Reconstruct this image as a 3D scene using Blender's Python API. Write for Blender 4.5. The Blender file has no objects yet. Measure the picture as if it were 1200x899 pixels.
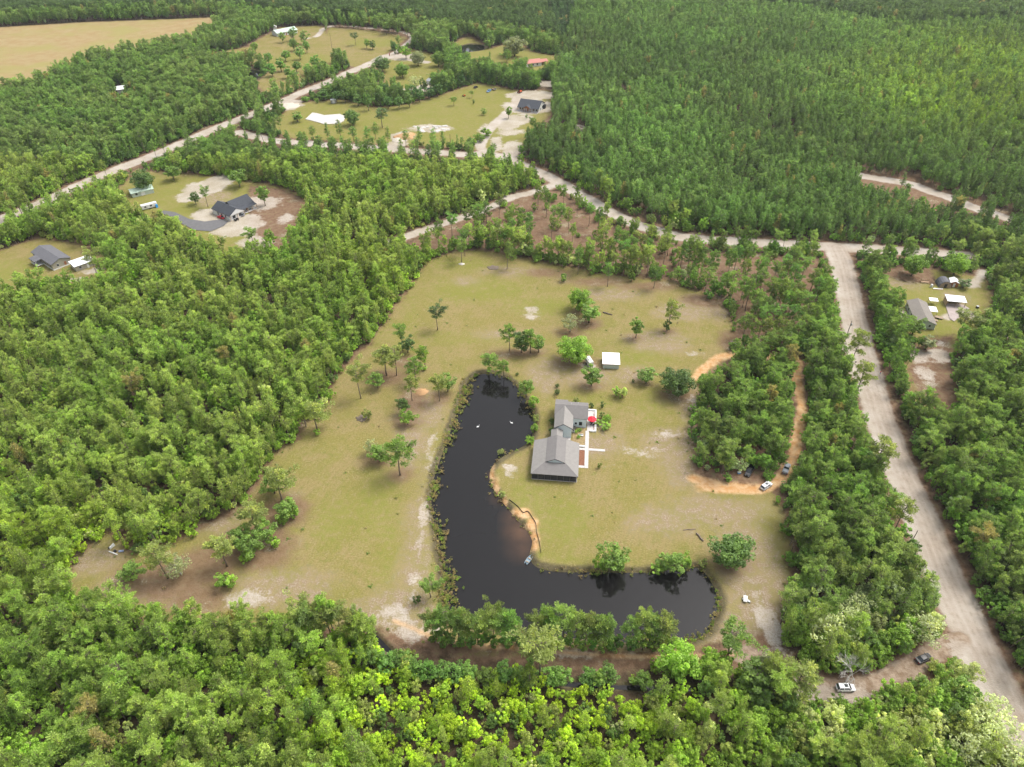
import bpy, math, random
import numpy as np
from mathutils import Vector, Matrix, Quaternion

# ------------------------------------------------------------------ camera, sky, sun, exposure
CAM_H = 175.0
PITCH = math.radians(39.0)
FPX = 832.0                       # focal length in photograph pixels (1200 wide)
scene = bpy.context.scene
cam_data = bpy.data.cameras.new("camera")
cam_data.sensor_width = 36.0
cam_data.lens = FPX / 1200.0 * 36.0
cam_data.clip_start = 1.0
cam_data.clip_end = 12000.0
cam = bpy.data.objects.new("camera", cam_data)
cam.location = (0, 0, CAM_H)
cam.rotation_euler = (math.radians(90) - PITCH, 0, 0)
scene.collection.objects.link(cam)
scene.camera = cam

SUN_EL = math.radians(58)
SUN_AZ = math.radians(62)         # clockwise from +Y (photograph's far side) towards +X
world = bpy.data.worlds.new("World")
scene.world = world
world.use_nodes = True
wn = world.node_tree
wn.nodes.clear()
sky = wn.nodes.new("ShaderNodeTexSky")
sky.sky_type = 'NISHITA'
sky.sun_disc = False
sky.sun_elevation = SUN_EL
sky.sun_rotation = SUN_AZ
sky.air_density = 1.0
sky.dust_density = 5.0
sky.ozone_density = 1.0
hs = wn.nodes.new("ShaderNodeHueSaturation")
hs.inputs["Saturation"].default_value = 0.35     # thin bright overcast: nearly white light
bg = wn.nodes.new("ShaderNodeBackground")
bg.inputs["Strength"].default_value = 0.15
wo = wn.nodes.new("ShaderNodeOutputWorld")
wn.links.new(sky.outputs[0], hs.inputs["Color"])
wn.links.new(hs.outputs[0], bg.inputs["Color"])
wn.links.new(bg.outputs[0], wo.inputs["Surface"])

sun_data = bpy.data.lights.new("sun", 'SUN')
sun_data.energy = 1.1
sun_data.angle = math.radians(22)
sun_data.color = (1.0, 0.955, 0.88)
sun = bpy.data.objects.new("sun", sun_data)
to_sun = Vector((math.sin(SUN_AZ) * math.cos(SUN_EL), math.cos(SUN_AZ) * math.cos(SUN_EL), math.sin(SUN_EL)))
sun.rotation_euler = to_sun.to_track_quat('Z', 'Y').to_euler()
sun.location = to_sun * 400
scene.collection.objects.link(sun)

scene.view_settings.view_transform = 'Standard'
scene.view_settings.look = 'None'
scene.view_settings.exposure = 1.0
scene.view_settings.gamma = 1.0
scene.render.film_transparent = False
scene.cycles.max_bounces = 6
scene.cycles.diffuse_bounces = 3
scene.cycles.glossy_bounces = 3
scene.cycles.transmission_bounces = 4

# ------------------------------------------------------------------ helpers
COL = scene.collection
CT, ST = math.cos(PITCH), math.sin(PITCH)


def at(px, py, z=0.0):
    """the place on the level z that the photograph shows at pixel (px, py)"""
    v = (py - 449.5) / FPX
    t = (CAM_H - z) / (ST + v * CT)
    return ((px - 600.0) / FPX * t, (CT - v * ST) * t)


def ats(pts, z=0.0):
    return np.array([at(p[0], p[1], z) for p in pts], dtype=float)


def proj(x, y, z=0.0):
    dz = z - CAM_H
    zc = y * CT - dz * ST
    up = y * ST + dz * CT
    return 600 + FPX * x / zc, 449.5 - FPX * up / zc


def tag(o, label=None, cat=None, group=None, kind=None):
    if label: o["label"] = label
    if cat: o["category"] = cat
    if group: o["group"] = group
    if kind: o["kind"] = kind
    return o


def empty(name, loc=(0, 0, 0), rz=0.0, scale=None):
    o = bpy.data.objects.new(name, None)
    o.empty_display_size = 0.5
    COL.objects.link(o)
    o.location = loc
    o.rotation_euler = (0, 0, rz)
    if scale is not None: o.scale = scale
    return o


class MB:
    """collects polygons, builds one mesh object"""
    def __init__(self):
        self.v, self.f = [], []

    def poly(self, pts):
        n = len(self.v)
        self.v += [tuple(p) for p in pts]
        self.f.append(tuple(range(n, n + len(pts))))
        return self

    def hull8(self, a, b):
        """prism between two rings of equal length"""
        n = len(self.v); k = len(a)
        self.v += [tuple(p) for p in a] + [tuple(p) for p in b]
        self.f.append(tuple(range(n + k - 1, n - 1, -1)))
        self.f.append(tuple(range(n + k, n + 2 * k)))
        for i in range(k):
            j = (i + 1) % k
            self.f.append((n + i, n + j, n + k + j, n + k + i))
        return self

    def box(self, x0, x1, y0, y1, z0, z1):
        return self.hull8([(x0, y0, z0), (x1, y0, z0), (x1, y1, z0), (x0, y1, z0)],
                          [(x0, y0, z1), (x1, y0, z1), (x1, y1, z1), (x0, y1, z1)])

    def slab(self, pts, t):
        """a sloping sheet of thickness t hanging below the given corner points (counter-clockwise from above)"""
        return self.hull8([(p[0], p[1], p[2] - t) for p in pts], pts)

    def tube(self, pts, rad, n=7, cap=True):
        base = len(self.v)
        P = [Vector(p) for p in pts]
        for i, p in enumerate(P):
            d = (P[min(i + 1, len(P) - 1)] - P[max(i - 1, 0)]).normalized()
            a = d.orthogonal().normalized() if abs(d.z) < 0.9 else d.cross(Vector((0, 1, 0))).normalized()
            b = d.cross(a)
            for k in range(n):
                w = 2 * math.pi * k / n
                self.v.append(tuple(p + (a * math.cos(w) + b * math.sin(w)) * rad[i]))
        for i in range(len(P) - 1):
            for k in range(n):
                q = (k + 1) % n
                self.f.append((base + i * n + k, base + i * n + q, base + (i + 1) * n + q, base + (i + 1) * n + k))
        if cap:
            self.f.append(tuple(base + k for k in range(n - 1, -1, -1)))
            self.f.append(tuple(base + (len(P) - 1) * n + k for k in range(n)))
        return self

    def rings(self, rings):
        """loft of closed rings, capped"""
        base = len(self.v); k = len(rings[0])
        for r in rings: self.v += [tuple(p) for p in r]
        for i in range(len(rings) - 1):
            for a in range(k):
                b = (a + 1) % k
                self.f.append((base + i * k + a, base + i * k + b, base + (i + 1) * k + b, base + (i + 1) * k + a))
        self.f.append(tuple(base + a for a in range(k - 1, -1, -1)))
        self.f.append(tuple(base + (len(rings) - 1) * k + a for a in range(k)))
        return self

    def ball(self, c, r, seg=10, rng=6, sz=1.0):
        rr = []
        for i in range(1, rng):
            a = math.pi * i / rng
            rr.append([(c[0] + r * math.sin(a) * math.cos(2 * math.pi * k / seg), c[1] + r * math.sin(a) * math.sin(2 * math.pi * k / seg), c[2] - r * sz * math.cos(a)) for k in range(seg)])
        return self.rings(rr)

    def mesh(self, name, mat=None, smooth=False):
        me = bpy.data.meshes.new(name)
        me.from_pydata(self.v, [], self.f)
        if mat: me.materials.append(mat)
        if smooth:
            me.polygons.foreach_set("use_smooth", [True] * len(me.polygons))
        me.update()
        return me

    def build(self, name, mat, parent=None, loc=None, smooth=False, rz=None):
        o = bpy.data.objects.new(name, self.mesh(name, mat, smooth))
        COL.objects.link(o)
        if parent: o.parent = parent
        if loc: o.location = loc
        if rz is not None: o.rotation_euler = (0, 0, rz)
        return o


def copy_tree(o, parent=None):
    c = o.copy(); COL.objects.link(c); c.parent = parent
    for ch in o.children:
        copy_tree(ch, c)
    return c


def hash2(ix, iy, seed):
    h = (ix.astype(np.int64) * 374761393 + iy.astype(np.int64) * 668265263 + seed * 974634777) & 0xffffffff
    h = ((h ^ (h >> 13)) * 1274126177) & 0xffffffff
    h = h ^ (h >> 16)
    return (h & 0xffffff) / float(0xffffff)


def vnoise(x, y, scale, seed=0, octaves=3):
    x = np.asarray(x, float) / scale; y = np.asarray(y, float) / scale
    out = np.zeros_like(x); amp = 1.0; tot = 0.0
    for o in range(octaves):
        ix = np.floor(x); iy = np.floor(y); fx = x - ix; fy = y - iy
        fx = fx * fx * (3 - 2 * fx); fy = fy * fy * (3 - 2 * fy)
        a = hash2(ix, iy, seed + o); b = hash2(ix + 1, iy, seed + o)
        c = hash2(ix, iy + 1, seed + o); d = hash2(ix + 1, iy + 1, seed + o)
        out += amp * ((a * (1 - fx) + b * fx) * (1 - fy) + (c * (1 - fx) + d * fx) * fy)
        tot += amp; amp *= 0.5; x = x * 2.03; y = y * 2.03
    return out / tot


def seg_dist(X, Y, pts, closed):
    d = np.full(X.shape, 1e9)
    n = len(pts)
    for i in range(n if closed else n - 1):
        a = pts[i]; b = pts[(i + 1) % n]
        vx, vy = b[0] - a[0], b[1] - a[1]
        L = vx * vx + vy * vy + 1e-9
        t = np.clip(((X - a[0]) * vx + (Y - a[1]) * vy) / L, 0, 1)
        d = np.minimum(d, (X - a[0] - t * vx) ** 2 + (Y - a[1] - t * vy) ** 2)
    return np.sqrt(d)


def inside(X, Y, pts):
    r = np.zeros(X.shape, bool)
    n = len(pts)
    for i in range(n):
        x0, y0 = pts[i]; x1, y1 = pts[(i + 1) % n]
        if y0 == y1: continue
        c = (y0 > Y) != (y1 > Y)
        r ^= c & (X < (x1 - x0) * (Y - y0) / (y1 - y0) + x0)
    return r


def sd_poly(X, Y, pts):
    d = seg_dist(X, Y, pts, True)
    return np.where(inside(X, Y, pts), d, -d)


def smooth_path(pts, n=6):
    """Catmull-Rom through the points"""
    P = [np.array(p, float) for p in pts]
    P = [2 * P[0] - P[1]] + P + [2 * P[-1] - P[-2]]
    out = []
    for i in range(1, len(P) - 2):
        for k in range(n):
            t = k / n
            out.append(0.5 * ((2 * P[i]) + (-P[i - 1] + P[i + 1]) * t + (2 * P[i - 1] - 5 * P[i] + 4 * P[i + 1] - P[i + 2]) * t * t
                              + (-P[i - 1] + 3 * P[i] - 3 * P[i + 1] + P[i + 2]) * t ** 3))
    out.append(P[-2])
    return np.array(out)


# ------------------------------------------------------------------ materials
def new_mat(name):
    m = bpy.data.materials.new(name)
    m.use_nodes = True
    nt = m.node_tree
    b = nt.nodes["Principled BSDF"]
    b.inputs["Roughness"].default_value = 0.8
    b.inputs["Specular IOR Level"].default_value = 0.25
    return m, nt, b


def N(nt, t, **kw):
    n = nt.nodes.new(t)
    for k, v in kw.items(): setattr(n, k, v)
    return n


def noise(nt, scale, detail=3, rough=0.55, vec=None):
    n = N(nt, "ShaderNodeTexNoise")
    n.inputs["Scale"].default_value = scale
    n.inputs["Detail"].default_value = detail
    n.inputs["Roughness"].default_value = rough
    if vec is not None: nt.links.new(vec, n.inputs["Vector"])
    return n.outputs["Fac"]


def mathn(nt, op, a, b=None, c=None):
    n = N(nt, "ShaderNodeMath", operation=op)
    for i, s in enumerate((a, b, c)):
        if s is None: continue
        if isinstance(s, (int, float)): n.inputs[i].default_value = s
        else: nt.links.new(s, n.inputs[i])
    return n.outputs[0]


def maprange(nt, val, a, b, c=0.0, d=1.0, smooth=True):
    n = N(nt, "ShaderNodeMapRange", interpolation_type='SMOOTHSTEP' if smooth else 'LINEAR')
    nt.links.new(val, n.inputs["Value"])
    for k, x in zip(("From Min", "From Max", "To Min", "To Max"), (a, b, c, d)):
        n.inputs[k].default_value = x
    return n.outputs[0]


def mix(nt, fac, a, b, blend='MIX'):
    n = N(nt, "ShaderNodeMix", data_type='RGBA', blend_type=blend)
    if isinstance(fac, (int, float)): n.inputs[0].default_value = fac
    else: nt.links.new(fac, n.inputs[0])
    for i, s in ((6, a), (7, b)):
        if isinstance(s, tuple): n.inputs[i].default_value = (*s, 1.0)
        else: nt.links.new(s, n.inputs[i])
    return n.outputs[2]


def plain(name, col, rough=0.7, var=0.12, scale=1.5, metal=0.0, spec=0.3, bump=0.0, bscale=6.0):
    """a procedural material: base colour broken by two noises"""
    m, nt, b = new_mat(name)
    tc = N(nt, "ShaderNodeTexCoord").outputs["Object"]
    f = noise(nt, scale, 4, 0.6, tc)
    f2 = noise(nt, scale * 9, 2, 0.5, tc)
    g = mathn(nt, 'ADD', mathn(nt, 'MULTIPLY', f, 0.7), mathn(nt, 'MULTIPLY', f2, 0.3))
    k = maprange(nt, g, 0.25, 0.75)
    lo = tuple(c * (1 - var) for c in col); hi = tuple(min(1, c * (1 + var)) for c in col)
    nt.links.new(mix(nt, k, lo, hi), b.inputs["Base Color"])
    b.inputs["Roughness"].default_value = rough
    b.inputs["Metallic"].default_value = metal
    b.inputs["Specular IOR Level"].default_value = spec
    if bump > 0:
        bp = N(nt, "ShaderNodeBump"); bp.inputs["Strength"].default_value = bump; bp.inputs["Distance"].default_value = 0.05
        nt.links.new(noise(nt, bscale, 4, 0.6, tc), bp.inputs["Height"])
        nt.links.new(bp.outputs[0], b.inputs["Normal"])
    return m


def striped(name, col, period, depth=0.03, axis='X', rough=0.6, var=0.1, dark=0.85, metal=0.0):
    """fine horizontal or vertical relief too small to see singly: siding, shingle courses, roof ribs"""
    m, nt, b = new_mat(name)
    tc = N(nt, "ShaderNodeTexCoord").outputs["Object"]
    w = N(nt, "ShaderNodeTexWave", wave_type='BANDS', bands_direction=axis, wave_profile='SAW')
    w.inputs["Scale"].default_value = 1.0 / period / (2 * math.pi) * math.pi * 0.314 * 2 if False else 0.314 / period
    nt.links.new(tc, w.inputs["Vector"])
    f = noise(nt, 0.9, 5, 0.65, tc)
    f2 = noise(nt, 7.0, 2, 0.5, tc)
    k = maprange(nt, mathn(nt, 'ADD', mathn(nt, 'MULTIPLY', f, 0.6), mathn(nt, 'MULTIPLY', f2, 0.4)), 0.3, 0.7)
    lo = tuple(c * (1 - var) for c in col); hi = tuple(min(1, c * (1 + var)) for c in col)
    nt.links.new(mix(nt, k, lo, hi), b.inputs["Base Color"])
    b.inputs["Roughness"].default_value = rough
    b.inputs["Metallic"].default_value = metal
    bp = N(nt, "ShaderNodeBump"); bp.inputs["Strength"].default_value = 0.5; bp.inputs["Distance"].default_value = depth
    nt.links.new(w.outputs["Fac"], bp.inputs["Height"])
    nt.links.new(bp.outputs[0], b.inputs["Normal"])
    return m


def ground_material():
    m, nt, b = new_mat("ground_mix")
    pos = N(nt, "ShaderNodeNewGeometry").outputs["Position"]
    A = lambda n: N(nt, "ShaderNodeAttribute", attribute_name=n).outputs["Fac"]
    n_big = noise(nt, 0.022, 4, 0.6, pos)
    n_mid = noise(nt, 0.09, 5, 0.62, pos)
    n_small = noise(nt, 0.42, 5, 0.65, pos)
    n_fine = noise(nt, 1.9, 3, 0.6, pos)
    c = lambda x: mathn(nt, 'SUBTRACT', x, 0.5)
    rag = mathn(nt, 'ADD', mathn(nt, 'MULTIPLY', c(n_small), 5.0), mathn(nt, 'ADD', mathn(nt, 'MULTIPLY', c(n_mid), 6.0), mathn(nt, 'MULTIPLY', c(n_fine), 1.5)))

    def fac(name, soft, ragged):
        return maprange(nt, mathn(nt, 'ADD', A(name), mathn(nt, 'MULTIPLY', rag, ragged)), -soft, soft)
    # forest floor
    litter = mix(nt, maprange(nt, n_mid, 0.3, 0.7), (0.056, 0.040, 0.025), (0.099, 0.069, 0.046))
    litter = mix(nt, maprange(nt, n_small, 0.5, 0.72), litter, (0.040, 0.056, 0.017))
    # pine straw
    straw = mix(nt, maprange(nt, n_small, 0.3, 0.7), (0.139, 0.083, 0.050), (0.205, 0.135, 0.089))
    straw = mix(nt, maprange(nt, n_mid, 0.55, 0.75), straw, (0.198, 0.165, 0.086))
    straw = mix(nt, maprange(nt, n_fine, 0.54, 0.66, 0, 0.55), straw, (0.10, 0.075, 0.04))
    straw = mix(nt, maprange(nt, n_small, 0.55, 0.68, 0, 0.65), straw, (0.15, 0.145, 0.06))
    straw = mix(nt, mathn(nt, 'MULTIPLY', maprange(nt, n_mid, 0.56, 0.66), maprange(nt, n_fine, 0.5, 0.62)), straw, (0.36, 0.31, 0.25))
    # mown dry lawn
    lawn = mix(nt, maprange(nt, n_big, 0.38, 0.62), (0.202, 0.168, 0.055), (0.184, 0.166, 0.047))
    lawn = mix(nt, maprange(nt, n_mid, 0.40, 0.60, 0, 0.95), lawn, (0.230, 0.178, 0.078))
    lawn = mix(nt, maprange(nt, n_small, 0.52, 0.68, 0, 0.7), lawn, (0.141, 0.146, 0.035))
    lawn = mix(nt, maprange(nt, n_small, 0.33, 0.46, 0.55, 0.0), lawn, (0.246, 0.200, 0.099))
    lawn = mix(nt, maprange(nt, n_fine, 0.50, 0.64, 0, 0.5), lawn, (0.127, 0.115, 0.035))
    lawn = mix(nt, maprange(nt, n_fine, 0.33, 0.47, 0.5, 0.0), lawn, (0.282, 0.249, 0.118))
    wv = N(nt, "ShaderNodeTexWave", wave_type='BANDS', bands_direction='X'); wv.inputs["Scale"].default_value = 0.16; wv.inputs["Distortion"].default_value = 2.5; wv.inputs["Detail"].default_value = 2; wv.inputs["Detail Scale"].default_value = 0.3
    mp = N(nt, "ShaderNodeMapping"); mp.inputs["Rotation"].default_value = (0, 0, 0.35); nt.links.new(pos, mp.inputs["Vector"]); nt.links.new(mp.outputs[0], wv.inputs["Vector"])
    lawn = mix(nt, maprange(nt, wv.outputs["Fac"], 0.5, 1.0, 0, 0.16), lawn, (0.136, 0.146, 0.038))      # mower passes
    green = mathn(nt, 'MULTIPLY', fac("green", 4.5, 1.9), maprange(nt, n_small, 0.3, 0.6, 0.2, 0.65))
    lawn = mix(nt, green, lawn, (0.168, 0.178, 0.036))
    bare = mathn(nt, 'MULTIPLY', fac("bare", 3.5, 1.3), maprange(nt, n_small, 0.36, 0.62, 0.25, 1.0))
    barecol = mix(nt, maprange(nt, n_fine, 0.4, 0.7), (0.218, 0.162, 0.102), (0.310, 0.257, 0.191))
    lawn = mix(nt, bare, lawn, barecol)
    # pale sand
    sand = mix(nt, maprange(nt, n_mid, 0.35, 0.68), (0.330, 0.284, 0.228), (0.409, 0.366, 0.317))
    sand = mix(nt, maprange(nt, n_small, 0.55, 0.75, 0, 0.55), sand, (0.244, 0.198, 0.152))
    sand = mix(nt, maprange(nt, n_fine, 0.6, 0.8, 0, 0.4), sand, (0.218, 0.185, 0.145))
    pack = mix(nt, maprange(nt, n_mid, 0.35, 0.7), (0.305, 0.255, 0.205), (0.36, 0.315, 0.265))   # packed carriageway
    pack = mix(nt, maprange(nt, n_small, 0.52, 0.7, 0, 0.45), pack, (0.26, 0.205, 0.155))
    rut = mathn(nt, 'SINE', mathn(nt, 'ADD', mathn(nt, 'MULTIPLY', A("pack"), 3.0), mathn(nt, 'MULTIPLY', n_mid, 5.0)))
    pack = mix(nt, mathn(nt, 'MULTIPLY', maprange(nt, rut, 0.2, 1.0, 0, 0.4), maprange(nt, n_small, 0.4, 0.62)), pack, (0.215, 0.17, 0.13))
    pack = mix(nt, mathn(nt, 'MULTIPLY', maprange(nt, rut, -0.2, -1.0, 0, 0.35), maprange(nt, n_small, 0.62, 0.4)), pack, (0.42, 0.375, 0.325))
    sand = mix(nt, maprange(nt, mathn(nt, 'ADD', A("pack"), mathn(nt, 'MULTIPLY', rag, 0.35)), -0.8, 0.8), sand, pack)
    orange = mix(nt, maprange(nt, n_small, 0.3, 0.7), (0.41, 0.215, 0.082), (0.50, 0.35, 0.20))
    field = mix(nt, maprange(nt, n_mid, 0.35, 0.68), (0.264, 0.188, 0.089), (0.290, 0.228, 0.115))
    field = mix(nt, maprange(nt, n_big, 0.42, 0.66, 0, 0.8), field, (0.244, 0.221, 0.076))
    field = mix(nt, maprange(nt, n_small, 0.55, 0.8, 0, 0.6), field, (0.218, 0.145, 0.079))
    mud = mix(nt, maprange(nt, n_small, 0.35, 0.65), (0.066, 0.056, 0.030), (0.125, 0.106, 0.059))
    col = mix(nt, fac("straw", 2.4, 2.0), litter, straw)
    col = mix(nt, fac("field", 3.0, 0.8), col, field)
    col = mix(nt, fac("lawn", 1.6, 1.2), col, lawn)
    col = mix(nt, mathn(nt, 'MULTIPLY', fac("litter", 2.5, 1.1), 0.85), col, straw)
    col = mix(nt, fac("bank", 0.9, 0.5), col, mud)
    col = mix(nt, fac("sand", 1.0, 0.5), col, sand)
    rag2 = mathn(nt, 'ADD', mathn(nt, 'MULTIPLY', rag, 1.4), mathn(nt, 'MULTIPLY', c(noise(nt, 0.055, 5, 0.65, pos)), 13.0))
    pf = maprange(nt, mathn(nt, 'ADD', A("patch"), rag2), -1.3, 1.3)
    col = mix(nt, fac("brown", 0.8, 0.4), col, mix(nt, maprange(nt, n_small, 0.35, 0.65), (0.185, 0.128, 0.085), (0.30, 0.235, 0.175)))
    col = mix(nt, mathn(nt, 'MULTIPLY', pf, maprange(nt, n_fine, 0.35, 0.6, 0.6, 1.0)), col, sand)
    col = mix(nt, fac("orange", 0.9, 0.45), col, orange)
    nt.links.new(col, b.inputs["Base Color"])
    b.inputs["Roughness"].default_value = 0.95
    b.inputs["Specular IOR Level"].default_value = 0.05
    bp = N(nt, "ShaderNodeBump"); bp.inputs["Strength"].default_value = 0.6; bp.inputs["Distance"].default_value = 0.25
    nt.links.new(mathn(nt, 'ADD', n_fine, n_small), bp.inputs["Height"])
    nt.links.new(bp.outputs[0], b.inputs["Normal"])
    return m


def leaf_material(name, trans=0.3):
    m, nt, b = new_mat(name)
    nt.nodes.remove(b)
    base = N(nt, "ShaderNodeAttribute", attribute_name="leafcol", attribute_type='INSTANCER').outputs["Color"]
    lv = N(nt, "ShaderNodeAttribute", attribute_name="lv").outputs["Fac"]
    k = maprange(nt, lv, 0.0, 1.0, 0.55, 1.5, False)
    kc = N(nt, "ShaderNodeCombineColor")
    for i in range(3): nt.links.new(k, kc.inputs[i])
    col = mix(nt, 1.0, base, kc.outputs[0], 'MULTIPLY')
    # young shoots are yellower
    col = mix(nt, maprange(nt, lv, 0.6, 1.0, 0, 0.45), col, mix(nt, 1.0, col, (1.35, 1.12, 0.6), 'MULTIPLY'))
    d = N(nt, "ShaderNodeBsdfPrincipled")
    d.inputs["Roughness"].default_value = 0.55
    d.inputs["Specular IOR Level"].default_value = 0.22
    nt.links.new(col, d.inputs["Base Color"])
    t = N(nt, "ShaderNodeBsdfTranslucent")
    nt.links.new(mix(nt, 1.0, col, (trans * 1.1, trans * 1.1, trans * 0.7), 'MULTIPLY'), t.inputs["Color"])   # a leaf reflects and lets light through
    ms = N(nt, "ShaderNodeAddShader")
    nt.links.new(d.outputs[0], ms.inputs[0]); nt.links.new(t.outputs[0], ms.inputs[1])
    nt.links.new(ms.outputs[0], nt.nodes["Material Output"].inputs["Surface"])
    return m


M_GROUND = ground_material()
M_LEAF = leaf_material("leaf", 0.9)
M_NEEDLE = leaf_material("needle", 0.8)
M_BARK = plain("bark", (0.17, 0.135, 0.105), 0.95, 0.3, 2.0)
M_BARK_PALE = plain("pale_bark", (0.46, 0.43, 0.39), 0.9, 0.25, 2.0)
M_WATER, _nt, _b = new_mat("pond_water")
_silt = N(_nt, "ShaderNodeAttribute", attribute_name="silt").outputs["Fac"]
_pos = N(_nt, "ShaderNodeNewGeometry").outputs["Position"]
_nt.links.new(mix(_nt, mathn(_nt, 'MULTIPLY', _silt, maprange(_nt, noise(_nt, 0.12, 4, 0.6, _pos), 0.25, 0.7, 0.5, 1.0)), (0.0085, 0.0080, 0.0080), (0.13, 0.07, 0.038)), _b.inputs["Base Color"])
_b.inputs["Roughness"].default_value = 0.06
_b.inputs["IOR"].default_value = 1.33
_b.inputs["Specular IOR Level"].default_value = 0.5
_bp = N(_nt, "ShaderNodeBump"); _bp.inputs["Strength"].default_value = 0.06; _bp.inputs["Distance"].default_value = 0.05
_nt.links.new(noise(_nt, 1.3, 3, 0.5, _pos), _bp.inputs["Height"]); _nt.links.new(_bp.outputs[0], _b.inputs["Normal"])

# ------------------------------------------------------------------ layout of the place (ground points read off the photograph)
POND = smooth_path([(545, 450), (552, 442), (562, 437), (578, 436), (594, 441), (606, 452), (617, 468), (627, 484), (627, 498), (623, 513),
                    (611, 524), (596, 531), (582, 540), (575, 553), (577, 567), (588, 584), (601, 600), (614, 615), (625, 632), (622, 650), (628, 661), (642, 666),
                    (663, 668), (693, 668), (733, 669), (767, 668), (800, 663), (820, 664), (833, 677), (842, 695), (844, 711), (836, 731),
                    (822, 746), (795, 752), (740, 753), (680, 749), (620, 742), (560, 733), (532, 722), (518, 703), (520, 683), (513, 643),
                    (509, 620), (504, 590), (507, 560), (517, 530), (528, 500), (537, 473)], 3)
POND = ats(POND)
LAWN = ats([(500, 305), (530, 296), (560, 292), (620, 304), (700, 320), (780, 328), (848, 350), (860, 385), (866, 410), (845, 425), (822, 440),
            (816, 470), (811, 500), (815, 530), (812, 552), (830, 565), (860, 573), (905, 574), (918, 600), (925, 650), (931, 690), (915, 725), (900, 745),
            (880, 757), (850, 762), (790, 765), (740, 768), (640, 764), (560, 762), (500, 755), (465, 745), (430, 742), (400, 740), (340, 737),
            (280, 733), (220, 733), (160, 725), (100, 715), (70, 690), (95, 650), (125, 622), (140, 628), (150, 648), (200, 635), (273, 602), (300, 574), (312, 550),
            (318, 532), (350, 515), (362, 497), (380, 478), (395, 440), (410, 425), (433, 403), (457, 370), (480, 337)])
STRAW_N = ats([(466, 288), (515, 268), (560, 254), (600, 238), (632, 222), (650, 222), (690, 247), (740, 274), (800, 290), (860, 297), (960, 302), (962, 330),
               (955, 380), (930, 405), (866, 412), (855, 350), (780, 322), (700, 314), (620, 298), (560, 286), (505, 300)])
STRAW_S = ats([(440, 735), (500, 742), (540, 752), (640, 757), (740, 760), (800, 758), (850, 750), (905, 735), (915, 760), (960, 798), (950, 815), (870, 785),
               (800, 778), (700, 778), (600, 772), (520, 768), (460, 760)])
STRAW_L = [ats([(1030, 310), (1090, 310), (1100, 335), (1060, 330), (1035, 322)]),
           ats([(1085, 395), (1118, 392), (1122, 478), (1100, 492), (1078, 480), (1060, 430)]),
           ats([(290, 216), (335, 222), (362, 236), (352, 262), (338, 300), (300, 300), (290, 260)]),
           ats([(990, 180), (1030, 183), (1100, 205), (1140, 225), (1170, 250), (1100, 250), (1050, 235), (1000, 215)]),
           ats([(985, 440), (1000, 440), (1050, 600), (1062, 650), (1040, 640), (1015, 560)]),
           ats([(812, 500), (925, 500), (930, 575), (870, 572), (815, 555)])]
YARDS = [ats([(138, 222), (160, 200), (200, 203), (240, 205), (290, 212), (335, 220), (362, 236), (356, 262), (344, 290), (330, 305), (300, 306), (262, 300), (225, 282), (190, 262), (150, 250)]),
         ats([(-40, 306), (20, 287), (50, 279), (90, 286), (125, 300), (130, 330), (95, 335), (60, 330), (30, 345), (-40, 360)]),
         ats([(312, 152), (345, 121), (400, 116), (440, 126), (480, 122), (520, 110), (560, 97), (606, 106), (645, 106), (649, 125), (634, 150), (606, 178), (580, 179), (540, 173), (480, 171), (400, 166), (340, 162)]),
         ats([(440, 78), (480, 57), (520, 66), (522, 97), (500, 110), (470, 112), (432, 110), (450, 95)]),
         ats([(385, 32), (440, 36), (478, 44), (455, 62), (420, 80), (390, 72), (380, 50)]),
         ats([(520, 57), (548, 42), (575, 57), (605, 48), (622, 60), (655, 66), (655, 86), (615, 88), (565, 80), (535, 72)]),
         ats([(305, 45), (330, 32), (378, 30), (388, 50), (388, 78), (356, 100), (332, 112), (310, 108), (300, 98), (320, 80), (290, 75), (240, 78), (248, 62), (290, 55)]),
         ats([(1030, 311), (1100, 316), (1155, 326), (1163, 350), (1158, 382), (1132, 396), (1113, 415), (1120, 470), (1102, 492), (1075, 482), (1055, 430), (1078, 408), (1052, 385), (1040, 345)])]
FIELD = ats([(-200, 42), (0, 32), (100, 26), (200, 22.5), (258, 20), (256, 34), (217, 56), (180, 66), (143, 70), (100, 78), (67, 96), (30, 112), (-30, 122), (-200, 140)])
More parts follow.
